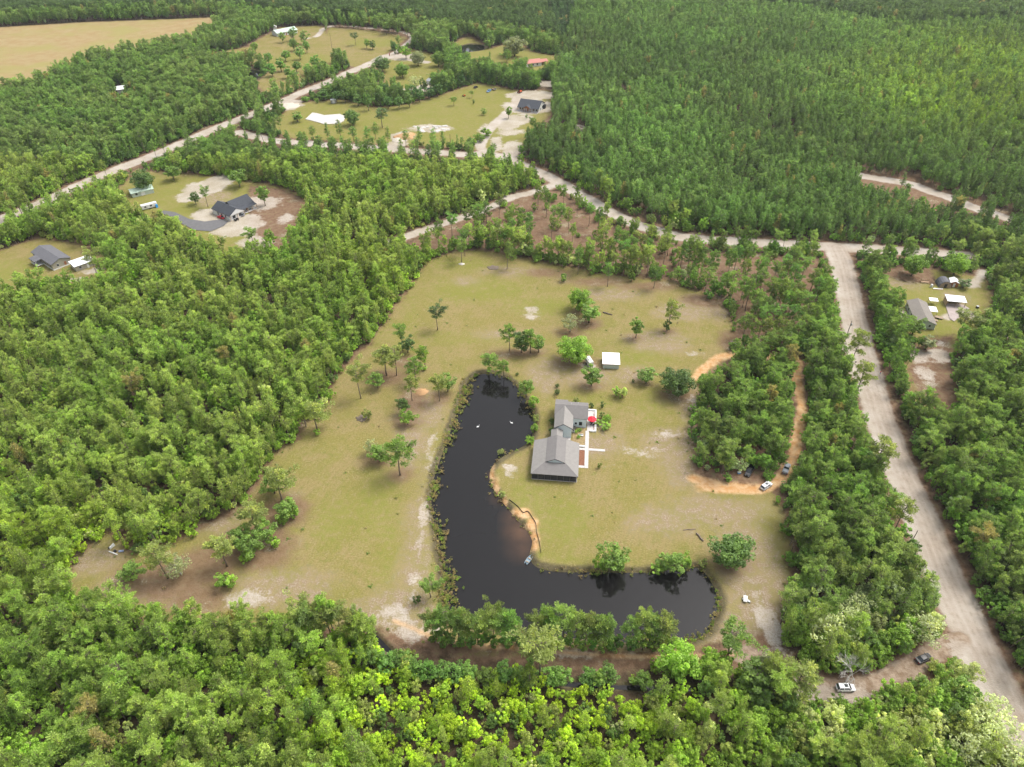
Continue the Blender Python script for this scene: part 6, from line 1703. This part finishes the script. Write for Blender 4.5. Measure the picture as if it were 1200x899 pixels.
MB().rings([[(x_, y_ * k, z_) for y_, z_ in ((-1.25, .55), (1.25, .55), (1.3, 1.6), (1.22, 2.75), (0, 2.85), (-1.22, 2.75), (-1.3, 1.6))] for x_, k in ((-4.2, .94), (-4.0, 1), (3.9, 1), (4.2, .93))]).build("body", M_WHITE, e)
for s in (-1, 1):
    for a in (-.5, .5): MB().tube([(a, s * 1.1, .36), (a, s * 1.33, .36)], [.36, .36], 12).build("wheel", M_TYRE, e)
MB().hull8([(3.0, -1.95, 0.02), (4.3, -1.95, .02), (4.3, -1.34, .02), (3.0, -1.34, .02)], [(3.1, -1.7, 1.5), (4.2, -1.7, 1.5), (4.2, -1.36, 1.9), (3.1, -1.36, 1.9)]).build("tarp", M_BLUE, e)
for x_ in (-2.2, .8): window(e, (x_, -1.3, 1.8), .9, .6, '-y', M_FASCIA)
door(e, (-.7, -1.3, .6), .7, 1.8, '-y', M_TRIM)

# --- slab, piles, rubble
def mound(name, label, cat, px, py, rx, ry, h, mat, seed, kind=None):
    rg = np.random.default_rng(seed); x, y = at(px, py)
    m_ = MB(); rings_ = []
    nseg = 18; wob = rg.uniform(.78, 1.2, nseg)
    for i, (q, z) in enumerate(((1.0, -.1), (.86, .12), (.62, .5), (.36, .82), (.12, 1.0))):
        rings_.append([(rx * q * wob[k] * math.cos(2 * math.pi * k / nseg), ry * q * wob[k] * math.sin(2 * math.pi * k / nseg), h * z * (1 if i < 2 else rg.uniform(.85, 1.1))) for k in range(nseg)])
    m_.rings(rings_)
    return tag(m_.build(name, mat, None, (x, y, 0), True), label, cat, None, kind)


mound("dirt_mound", "low orange dirt mound on the lawn left of the pond", "mound", 494, 459.5, 2.7, 2.3, .9, M_CLAY, 1)
mound("sand_pile", "large pale orange sand pile beside the far cross road", "sand pile", 473, 160, 7.5, 7, 1.8, M_CLAY, 2)
mound("sand_pile", "white sand pile left of the orange one by the far road", "sand pile", 466, 164, 4.5, 5, 1.2, M_WSAND, 3)
mound("sand_pile", "pale spoil heap at the sand road's bend on the left", "sand pile", 338, 124, 8, 8, .9, M_WSAND, 4)
sl = ats([(358, 140), (366, 132.5), (371, 133), (380, 135.5), (398, 134), (405, 137), (403, 142), (397, 145.5), (380, 146), (372, 143.5)])
tag(MB().hull8([(p[0], p[1], -.1) for p in sl], [(p[0], p[1], .35) for p in sl]).build("concrete_slab", M_RUBBLE), "large white bare building slab on the far meadow", "slab")
x0, y0 = at(505, 151)
rgx = random.Random(3)
e = tag(empty("rubble_patch", (x0, y0, 0), 0), "scatter of broken white slabs on the far meadow", "rubble")
for k in range(26):
    a = rgx.uniform(-13, 13); b = rgx.uniform(-6, 6) ; s = rgx.uniform(.8, 2.4); hgt = rgx.uniform(.1, .35)
    MB().hull8([(a + s * math.cos(t_ + k), b + s * .8 * math.sin(t_ + k), -.05) for t_ in (0, 1.3, 2.6, 4.0, 5.2)], [(a + s * .95 * math.cos(t_ + k), b + s * .75 * math.sin(t_ + k), hgt) for t_ in (0, 1.3, 2.6, 4.0, 5.2)]).build("slab_piece", M_RUBBLE, e)
x, y = at(391, 120.5); e = tag(empty("storage_box", (x, y, 0), .2), "small grey metal cabinet at the hedgerow behind the slab", "cabinet")
MB().box(-2, 2, -1.5, 1.5, -.05, 2.4).build("body", M_METAL, e); MB().slab([(-2.1, -1.6, 2.45), (2.1, -1.6, 2.45), (2.1, 1.6, 2.6), (-2.1, 1.6, 2.6)], .08).build("lid", M_TRIM, e); MB().box(-.9, .9, -1.58, -1.51, 0, 2.1).build("door", M_WHITE, e)

# --- poles
def pole(px, py, h, label, transformer=False, arm=True, mat=None, r=.16):
    x, y = at(px, py); e = tag(empty("utility_pole", (x, y, -.2), 0), label, "pole")
    MB().tube([(0, 0, 0), (0, 0, h)], [r, r * .65], 9).build("shaft", mat or M_POLE, e)
    if transformer: MB().tube([(.35, 0, h - 2.4), (.35, 0, h - 2.3), (.35, 0, h - 1.4), (.35, 0, h - 1.3)], [.2, .3, .3, .2], 10).build("transformer", M_METAL, e)
    if arm: MB().tube([(0, 0, h - .1), (0, 0, h + .25)], [.05, .04], 6).build("insulator", M_METAL, e)
pole(989.4, 401, 11.0, "wooden utility pole with grey transformer by the dirt road", True)
pole(1062.7, 645, 9.5, "bare wooden utility pole on the dirt road's sandy shoulder")
pole(609, 190, 11.5, "thin grey lamp post where the house driveway meets the road", False, False, M_METAL, .1)
pole(528, 172, 8.5, "thin dark pole with white box at the mowed meadow's edge")
pole(989, 280, 8.5, "pale pole beside the road junction", False, True, M_METAL, .12)
pole(389, 56, 13, "tall pole on the far meadow by the drive")

# --- silt fence, boat, junk, birds
sf = smooth_path(ats([(597, 586), (607, 594), (613, 601), (618.5, 599.5), (624, 607), (628, 614), (629, 624), (632, 635), (634, 648)]), 3)
m = MB()
for i in range(len(sf) - 1):
    a, b = sf[i], sf[i + 1]
    d = (b - a) / np.linalg.norm(b - a); n_ = np.array([-d[1], d[0]]) * .02
    m.hull8([(*(a - n_), -.15), (*(b - n_), -.15), (*(b + n_), -.15), (*(a + n_), -.15)], [(*(a - n_), .38), (*(b - n_), .38), (*(b + n_), .38), (*(a + n_), .38)])
e = tag(empty("silt_fence", (0, 0, 0), 0), "black silt fence along the orange clay bank of the pond", "fence")
m.build("fabric", M_DARK, e)
for p in sf[::3]: MB().box(p[0] - .05, p[0] + .05, p[1] - .12, p[1] - .05, -.2, .55).build("stake", M_WOOD, e)
xb, yb = at(620.2, 654.5); e = tag(empty("rowing_boat", (xb, yb, -.66), math.radians(58)), "small pale blue boat tied at the pond's inner point", "boat")
secs = [(-1.9, .55), (-1.2, .68), (0, .72), (1.1, .55), (1.9, .08)]
MB().rings([[(x_, -w, .5), (x_, -w * .8, .05), (x_, w * .8, .05), (x_, w, .5), (x_, w * .88, .5), (x_, w * .7, .14), (x_, -w * .7, .14), (x_, -w * .88, .5)] for x_, w in secs]).build("hull", plain("boat_paint", (.20, .28, .33), .4, .08), e)
for x_ in (-1.1, .2): MB().box(x_ - .14, x_ + .14, -.58, .58, .36, .41).build("seat", M_WOOD, e)
MB().box(-2.1, -1.85, -.15, .15, .1, .85).build("motor", M_DARK, e)


def swan(px, py, lab, rz):
    x_, y_ = at(px, py, -.6); e_ = tag(empty("swan", (x_, y_, -.66), rz), lab, "bird")
    b = MB()
    ringsx = [(-.62, .04, .30), (-.45, .17, .24), (-.15, .26, .20), (.2, .25, .19), (.42, .14, .24)]
    R_ = [[(x0_, w_ * math.cos(a), z_ + w_ * .75 * math.sin(a)) for a in np.linspace(0, 6.283, 9)[:-1]] for x0_, w_, z_ in ringsx]
    neck = [(.50, .32, .085), (.56, .50, .06), (.50, .66, .055), (.56, .78, .07), (.66, .78, .07), (.78, .74, .03), (.84, .72, .012)]
    R_ += [[(x0_ + w_ * .3 * math.sin(a), w_ * math.cos(a), z_ + w_ * math.sin(a)) for a in np.linspace(0, 6.283, 9)[:-1]] for x0_, z_, w_ in neck]
    b.rings(R_).build("body", M_TRIM, e_, None, True)
    for s in (-1, 1): MB().ball((-.1, s * .2, .30), .2, 8, 5, .55).build("wing", M_TRIM, e_, None, True)
swan(560, 500.5, "white swan swimming in the middle of the pond", .6)
swan(599.5, 496, "white swan swimming nearer the pond's right bank", 2.6)

x, y = at(873, 703); e = tag(empty("garden_cart", (x, y, 0), 1.3), "small white and grey cart on bare grass by the pond's end", "cart")
MB().rings([[(x_, -w, z0), (x_, w, z0), (x_, w * 1.15, z1), (x_, -w * 1.15, z1)] for x_, w, z0, z1 in ((-1.1, .45, .45, .8), (0.9, .5, .4, .85))]).build("tub", M_TRIM, e)
for s in (-1, 1): MB().tube([(-.2, s * .62, .33), (-.2, s * .78, .33)], [.33, .33], 12).build("wheel", M_METAL, e)
MB().tube([(.9, 0, .5), (1.7, 0, .6), (1.9, 0, .75)], [.05, .05, .04], 6).build("handle", M_METAL, e); MB().hull8([(-.9, -1.5, .02), (-.1, -1.5, .02), (.1, -.7, .02), (-.8, -.7, .02)], [(-.8, -1.4, .5), (-.2, -1.4, .4), (.0, -.75, .6), (-.7, -.75, .6)]).build("load", M_METAL, e)
x, y = at(131.5, 641); e = tag(empty("scrap_panel", (x, y, 0), 1.1), "white upright scrap panel at the woods' edge on the left", "panel")
MB().hull8([(-.9, -.3, 0), (.9, -.3, 0), (.9, .1, 0), (-.9, .1, 0)], [(-.8, -.1, .7), (.8, -.1, .9), (.8, .1, .9), (-.8, .1, .7)]).build("sheet", M_TRIM, e); MB().box(-1.0, 1.0, .12, .5, 0, .5).build("brace", M_DARK, e)
x, y = at(133, 648.5); e = tag(empty("white_beam", (x, y, 0), -.38), "long white rail lying in front of the scrap panel", "beam")
MB().box(-1.7, 1.6, -.14, .14, .02, .26).build("rail", M_TRIM, e); MB().box(-.3, .4, .3, 1.0, 0, .6).build("bucket", M_DARK, e)
x, y = at(142.5, 647); e = tag(empty("blue_drum", (x, y, 0), 0), "fallen blue grey drum right of the scrap panel", "drum")
MB().tube([(-.7, 0, .32), (-.65, 0, .32), (.65, .2, .32), (.7, .2, .32)], [.25, .32, .32, .25], 10).build("shell", plain("faded_blue", (.28, .33, .5), .5), e); MB().tube([(.7, .2, .32), (.74, .2, .32)], [.27, .27], 10).build("lid", M_METAL, e)
x, y = at(866, 554.5); e = tag(empty("cooler_box", (x, y, 0), .2), "bright blue box on bare ground left of the dark pickup", "box")
MB().box(-.5, .5, -.35, .35, 0, .45).build("body", plain("sky_blue_plastic", (.12, .42, .75), .4), e); MB().box(-.53, .53, -.38, .38, .455, .56).build("lid", M_TRIM, e)
x, y = at(456.7, 66); e = tag(empty("road_marker", (x, y, 0), 0), "thin dark post with red band at the sandy spur", "post")
MB().tube([(0, 0, 0), (0, 0, 2.8)], [.22, .22], 8).build("shaft", M_DARK, e); MB().box(-.45, .45, -.3, -.23, 1.2, 2.2).build("plate", M_RED, e)
x, y = at(996, 427); e = tag(empty("mailbox", (x + 2, y, 0), 0), "black mailbox on a post at the dirt road's left shoulder", "mailbox")
MB().box(-.06, .06, -.06, .06, -.1, 1.0).build("post", M_WOOD, e); MB().rings([[(.35 * s, .2 * math.cos(a), 1.2 + .2 * math.sin(a)) for a in np.linspace(0, 6.283, 9)[:-1]] for s in (-1, 1)]).build("box", M_DARK, e)

def log(px, py, rz, L, r, lab):
    x_, y_ = at(px, py); e_ = tag(empty("fallen_log", (x_, y_, 0), rz), lab, "log")
    MB().tube([(-L / 2, 0, r), (-L / 6, .12, r), (L / 6, -.08, r), (L / 2, .05, r * .9)], [r, r * 1.05, r * .9, r * .75], 9).build("trunk", M_BARK, e_)
    MB().tube([(L / 5, 0, r), (L / 5 + .5, .5, r * 2.4)], [r * .4, r * .15], 6).build("branch_stub", M_BARK, e_)
log(820, 630, -1.1, 3.4, .28, "dark log lying on the lawn near the pond's thicket")
log(808, 621, .1, 4.0, .14, "pale long log on the lawn above the pond's thicket")
log(712, 368, -.5, 4.5, .3, "brown log lying right of the lawn tree cluster")
mound("brush_pile", "brown brush pile on the upper lawn below the straw", "brush pile", 578, 313.5, 3.0, 2.4, .7, M_BARK, 11)
mound("brush_pile", "grey stump pile at the upper left of the lawn", "brush pile", 541, 309.5, 1.6, 1.3, .6, M_BARK_PALE, 12)
mound("brush_pile", "grey brush heap beside the cone shaped bush", "brush pile", 424, 490, 2.0, 2.0, .5, M_BARK, 13)

# ------------------------------------------------------------------ vehicles
def paint(name, col): return plain(name, col, .28, .03, .6, 0.0, .4)
P_WHITE = paint("white_paint", (.78, .78, .79)); P_BLACK = paint("black_paint", (.012, .012, .014)); P_GREY = paint("grey_paint", (.20, .22, .25)); P_BLUE = paint("blue_paint", (.16, .28, .45)); P_ORANGE = paint("orange_paint", (.62, .10, .03))


def car(x, y, rz, label, mat, kind='suv', cat="car", z=0.03):
    """a car facing local +x, about 4.7 m long"""
    e = tag(empty("parked_car" if kind != 'pickup' else "pickup_truck", (x, y, z), rz), label, cat)
    L = {'suv': 4.75, 'sedan': 4.7, 'pickup': 5.6}[kind]; h = {'suv': 1.72, 'sedan': 1.45, 'pickup': 1.85}[kind]
    a = L / 2; belt = {'suv': 1.08, 'sedan': .95, 'pickup': 1.15}[kind]
    prof = [(-a, .5, .80, belt - .18), (-a + .12, .36, .90, belt - .05), (-a + .9, .28, .94, belt), (0, .26, .95, belt), (a - 1.25, .26, .94, belt - .02), (a - .5, .30, .90, belt - .14), (a - .1, .38, .80, belt - .26), (a, .48, .70, belt - .36)]
    MB().rings([[(px_, -w, zb), (px_, w, zb), (px_, w * 1.01, (zb + zt) / 2), (px_, w * .95, zt), (px_, -w * .95, zt), (px_, -w * 1.01, (zb + zt) / 2)] for px_, zb, w, zt in prof]).build("body", mat, e, None, False)
    if kind == 'pickup': c0, c1, r0, r1 = -.55, 1.65, -.35, .85
    elif kind == 'suv': c0, c1, r0, r1 = -a + .1, 1.35, -a + .5, .55
    else: c0, c1, r0, r1 = -a + .55, 1.35, -a + 1.25, .45
    g = MB().rings([[(c0, -.86, belt - .03), (c1, -.84, belt - .03), (c1, .84, belt - .03), (c0, .86, belt - .03)], [(r0, -.70, h - .05), (r1, -.68, h - .05), (r1, .68, h - .05), (r0, .70, h - .05)]]).build("cabin_glass", M_GLASS, e)
    rf = MB().rings([[(r0 - .02, -.72, h - .06), (r1 + .02, -.70, h - .06), (r1 + .02, .70, h - .06), (r0 - .02, .72, h - .06)], [(r0 + .12, -.6, h + .01), (r1 - .15, -.58, h + .01), (r1 - .15, .58, h + .01), (r0 + .12, .6, h + .01)]]).build("roof", mat, e)
    if kind == 'suv':
        MB().box(r1 - 1.15, r1 - .2, -.42, .42, h + .008, h + .02).build("sunroof", M_GLASS, rf)
        for s in (-1, 1): MB().tube([(r0 + .3, s * .58, h + .05), (r1 - .3, s * .58, h + .05)], [.02, .02], 5).build("roof_rail", M_METAL, rf)
    for s in (-1, 1):                                               # pillars
        for f0, f1 in ((.0, .07), (.42, .46), (.93, 1.0)):
            x0_, x1_ = c0 + (c1 - c0) * f0, c0 + (c1 - c0) * f1; y0_, y1_ = r0 + (r1 - r0) * f0, r0 + (r1 - r0) * f1
            MB().hull8([(x0_, s * .868, belt - .03), (x1_, s * .868, belt - .03), (x1_, s * .84, belt - .03), (x0_, s * .84, belt - .03)], [(y0_, s * .714, h - .06), (y1_, s * .714, h - .06), (y1_, s * .69, h - .06), (y0_, s * .69, h - .06)]).build("pillar", mat, e)
        MB().box(.95, 1.12, s * .98 - .09, s * .98 + .09, belt - .02, belt + .12).build("wing_mirror", mat, e)
        MB().box(a - .12, a + .005, s * .56 - .16, s * .56 + .16, belt - .48, belt - .33).build("headlight", M_HEAD, e)
        MB().box(-a - .012, -a + .12, s * .66 - .13, s * .66 + .13, belt - .42, belt - .16).build("tail_light", M_TAIL, e)
        for wx_ in (-a + .88, a - .92):
            w = MB().tube([(wx_, s * .74, .35), (wx_, s * .78, .35), (wx_, s * .94, .35), (wx_, s * .97, .35)], [.30, .35, .35, .31], 18).build("wheel", M_TYRE, e)
            MB().tube([(wx_, s * .93, .35), (wx_, s * .985, .35)], [.23, .21], 12).build("rim", M_RIM, w)
    if kind == 'pickup':
        MB().box(-a + .15, -.65, -.78, .78, belt - .16, belt - .02).build("bed_floor", M_DARK, e)
        for s in (-1, 1): MB().box(-a + .1, -.6, s * .86 - .06, s * .86 + .06, belt - .1, belt + .08).build("bed_side", mat, e)
        MB().box(-a + .03, -a + .11, -.84, .84, belt - .15, belt + .08).build("tailgate", mat, e)
    return e


def heading(p, q):
    a, b = at(*p), at(*q); return math.atan2(b[1] - a[1], b[0] - a[0])


x, y = at(990, 807.5); car(x, y, heading((981, 808), (1001, 808)), "white car with dark sunroof parked on the winding drive", P_WHITE)
x, y = at(1081.5, 773); car(x, y, heading((1073, 776), (1090, 769)), "black car on the winding drive close to the dirt road", P_BLACK, 'sedan')
x, y = at(897.5, 571); car(x, y, heading((890, 576), (905, 566)), "white car parked on the orange clay track", P_WHITE)
x, y = at(878, 553.5); car(x, y, heading((876, 556), (882, 545)) + math.pi, "dark pickup half hidden under the pines by the orange track", P_BLACK, 'pickup', "truck")
x, y = at(921, 551); car(x, y, heading((918, 560), (924, 545)), "grey pickup behind trees on the orange track", P_GREY, 'pickup', "truck")
x, y = at(573, 107.5); car(x, y, heading((570, 109), (576, 105.5)) + math.pi, "blue pickup on the far mowed meadow with a trailer", P_BLUE, 'pickup', "truck")
x, y = at(557.5, 103); car(x, y, heading((555, 104), (560, 101.5)), "black car at the far meadow's hedgerow corner", P_BLACK, 'sedan')
x, y = at(285, 252); car(x, y, heading((284, 254), (287, 249)), "grey car beside the charcoal roofed house's porch", P_GREY)
x, y = at(259.5, 256); car(x, y, heading((256, 255), (262, 257)), "small red car at the charcoal roofed house's side", paint("red_paint", (.5, .02, .03)), 'sedan')
x, y = at(400 + 103.5, 105); car(x, y, .3, "dark car by the grey metal shed on the meadow track", P_BLACK, 'sedan')


def utility_trailer(px, py, rz, lab, mat):
    x_, y_ = at(px, py); e_ = tag(empty("utility_trailer", (x_, y_, 0), rz), lab, "trailer")
    MB().box(-2.2, 2.2, -1, 1, .55, .68).build("bed", mat, e_)
    for s in (-1, 1):
        MB().box(-2.2, 2.2, s * 1.0 - .04, s * 1.0 + .04, .69, 1.05).build("side_rail", mat, e_)
        MB().tube([(-.2, s * 1.06, .34), (-.2, s * 1.24, .34)], [.34, .34], 12).build("wheel", M_TYRE, e_)
    MB().tube([(2.2, 0, .58), (3.4, 0, .5)], [.06, .05], 6).build("tow_bar", M_METAL, e_); MB().box(-2.3, -2.2, -1, 1, .6, 1.9).build("ramp_gate", M_METAL, e_)
utility_trailer(578.5, 105.5, heading((582, 107), (575, 104)), "flat trailer behind the blue pickup on the far meadow", M_WOOD)


def mower(px, py, rz, lab, mat, k=1.0):
    x_, y_ = at(px, py); e_ = empty("riding_mower", (x_, y_, 0), rz, (k, k, k)); tag(e_, lab, "mower")
    MB().rings([[(x0_, -.35, .4), (x0_, .35, .4), (x0_, .3, z_), (x0_, -.3, z_)] for x0_, z_ in ((.1, .85), (.5, .95), (1.0, .8))]).build("bonnet", mat, e_)
    MB().box(-.75, .2, -.45, .45, .38, .5).build("deck", mat, e_); MB().box(-.7, -.25, -.25, .25, .55, .65).build("seat", M_DARK, e_); MB().box(-.75, -.67, -.25, .25, .65, 1.05).build("backrest", M_DARK, e_)
    MB().tube([(.15, 0, .85), (-.05, 0, 1.1)], [.03, .18], 10).build("steering_wheel", M_DARK, e_)
    for s in (-1, 1):
        MB().tube([(-.5, s * .45, .32), (-.5, s * .65, .32)], [.32, .32], 12).build("wheel", M_TYRE, e_); MB().tube([(.75, s * .38, .22), (.75, s * .52, .22)], [.22, .22], 12).build("wheel", M_TYRE, e_)
mower(609, 109, .9, "orange tractor at the meadow's edge behind the far house", P_ORANGE, 2.0)
mower(543.5, 113, .4, "small red riding mower on the far mowed meadow", P_ORANGE, 1.3)
mower(277, 258.5, .8, "dark mower on sand before the charcoal roofed house", P_BLACK, 1.3)

# ------------------------------------------------------------------ the person on the road
def person(px, py, lab, rz):
    x_, y_ = at(px, py)
    e_ = tag(empty("person", (x_, y_, 0.02), rz), lab, "person")
    J = {'pelvis': (0, 0, .95), 'chest': (0.02, 0, 1.30), 'neck': (.02, 0, 1.50), 'head': (.05, 0, 1.62), 'top': (.04, 0, 1.76),
         'hl': (0, .10, .90), 'kl': (.16, .11, .50), 'al': (.10, .11, .09), 'tl': (.28, .12, .04), 'hr': (0, -.10, .90), 'kr': (.02, -.11, .50), 'ar': (-.22, -.11, .12), 'tr': (-.06, -.12, .04),
         'sl': (.02, .19, 1.44), 'el': (-.10, .25, 1.17), 'wl': (.02, .26, .94), 'fl': (.05, .26, .86), 'sr': (.02, -.19, 1.44), 'er': (.10, -.25, 1.18), 'wr': (.28, -.24, 1.02), 'fr': (.34, -.24, .96)}
    R_ = {'pelvis': .15, 'chest': .16, 'neck': .06, 'head': .10, 'top': .07, 'hl': .095, 'kl': .065, 'al': .045, 'tl': .04, 'hr': .095, 'kr': .065, 'ar': .045, 'tr': .04, 'sl': .075, 'el': .05, 'wl': .035, 'fl': .03, 'sr': .075, 'er': .05, 'wr': .035, 'fr': .03}
    ks = list(J); ed = [('pelvis', 'chest'), ('chest', 'neck'), ('neck', 'head'), ('head', 'top'), ('pelvis', 'hl'), ('hl', 'kl'), ('kl', 'al'), ('al', 'tl'), ('pelvis', 'hr'), ('hr', 'kr'), ('kr', 'ar'), ('ar', 'tr'), ('chest', 'sl'), ('sl', 'el'), ('el', 'wl'), ('wl', 'fl'), ('chest', 'sr'), ('sr', 'er'), ('er', 'wr'), ('wr', 'fr')]
    me = bpy.data.meshes.new("body"); me.from_pydata([J[k] for k in ks], [(ks.index(a), ks.index(b)) for a, b in ed], [])
    m_, nt, b = new_mat("clothed_person")
    z_ = N(nt, "ShaderNodeSeparateXYZ"); nt.links.new(N(nt, "ShaderNodeTexCoord").outputs["Object"], z_.inputs[0])
    skin, red, blue, dark = (.42, .26, .19), (.55, .04, .05), (.05, .10, .25), (.03, .025, .02)
    gt = lambda v: mathn(nt, 'GREATER_THAN', z_.outputs[2], v)
    c = mix(nt, gt(.09), dark, blue); c = mix(nt, gt(.93), c, red); c = mix(nt, gt(1.51), c, skin); c = mix(nt, gt(1.69), c, dark)
    nt.links.new(c, b.inputs["Base Color"]); me.materials.append(m_)
    o_ = bpy.data.objects.new("body", me); COL.objects.link(o_); o_.parent = e_
    sk = o_.modifiers.new("skin", 'SKIN')
    for i, k in enumerate(ks): me.skin_vertices[0].data[i].radius = (R_[k], R_[k] * (.75 if k in ('pelvis', 'chest') else 1))
    me.skin_vertices[0].data[0].use_root = True
    o_.modifiers.new("smooth", 'SUBSURF').render_levels = 1
    MB().ball((.03, 0, 1.70), .115, 10, 6, .8).build("hair", M_DARK, e_, None, True)
person(1031, 438.5, "person in red top and blue trousers walking on the dirt road", -1.3)

# ------------------------------------------------------------------ the air
hz = MB().box(-4100, 4100, -1600, 5100, -3.4, 178.0).build("haze", None)
hm = bpy.data.materials.new("haze_air"); hm.use_nodes = True
hn = hm.node_tree; hn.nodes.clear()
ho = hn.nodes.new("ShaderNodeOutputMaterial"); hv = hn.nodes.new("ShaderNodeVolumePrincipled")
hv.inputs["Color"].default_value = (0.86, 0.90, 0.94, 1.0)
hv.inputs["Density"].default_value = 0.00006
hv.inputs["Anisotropy"].default_value = 0.2
hn.links.new(hv.outputs[0], ho.inputs["Volume"])
hz.data.materials.append(hm)
tag(hz, "thin pale summer haze over the whole place", "haze", None, "stuff")
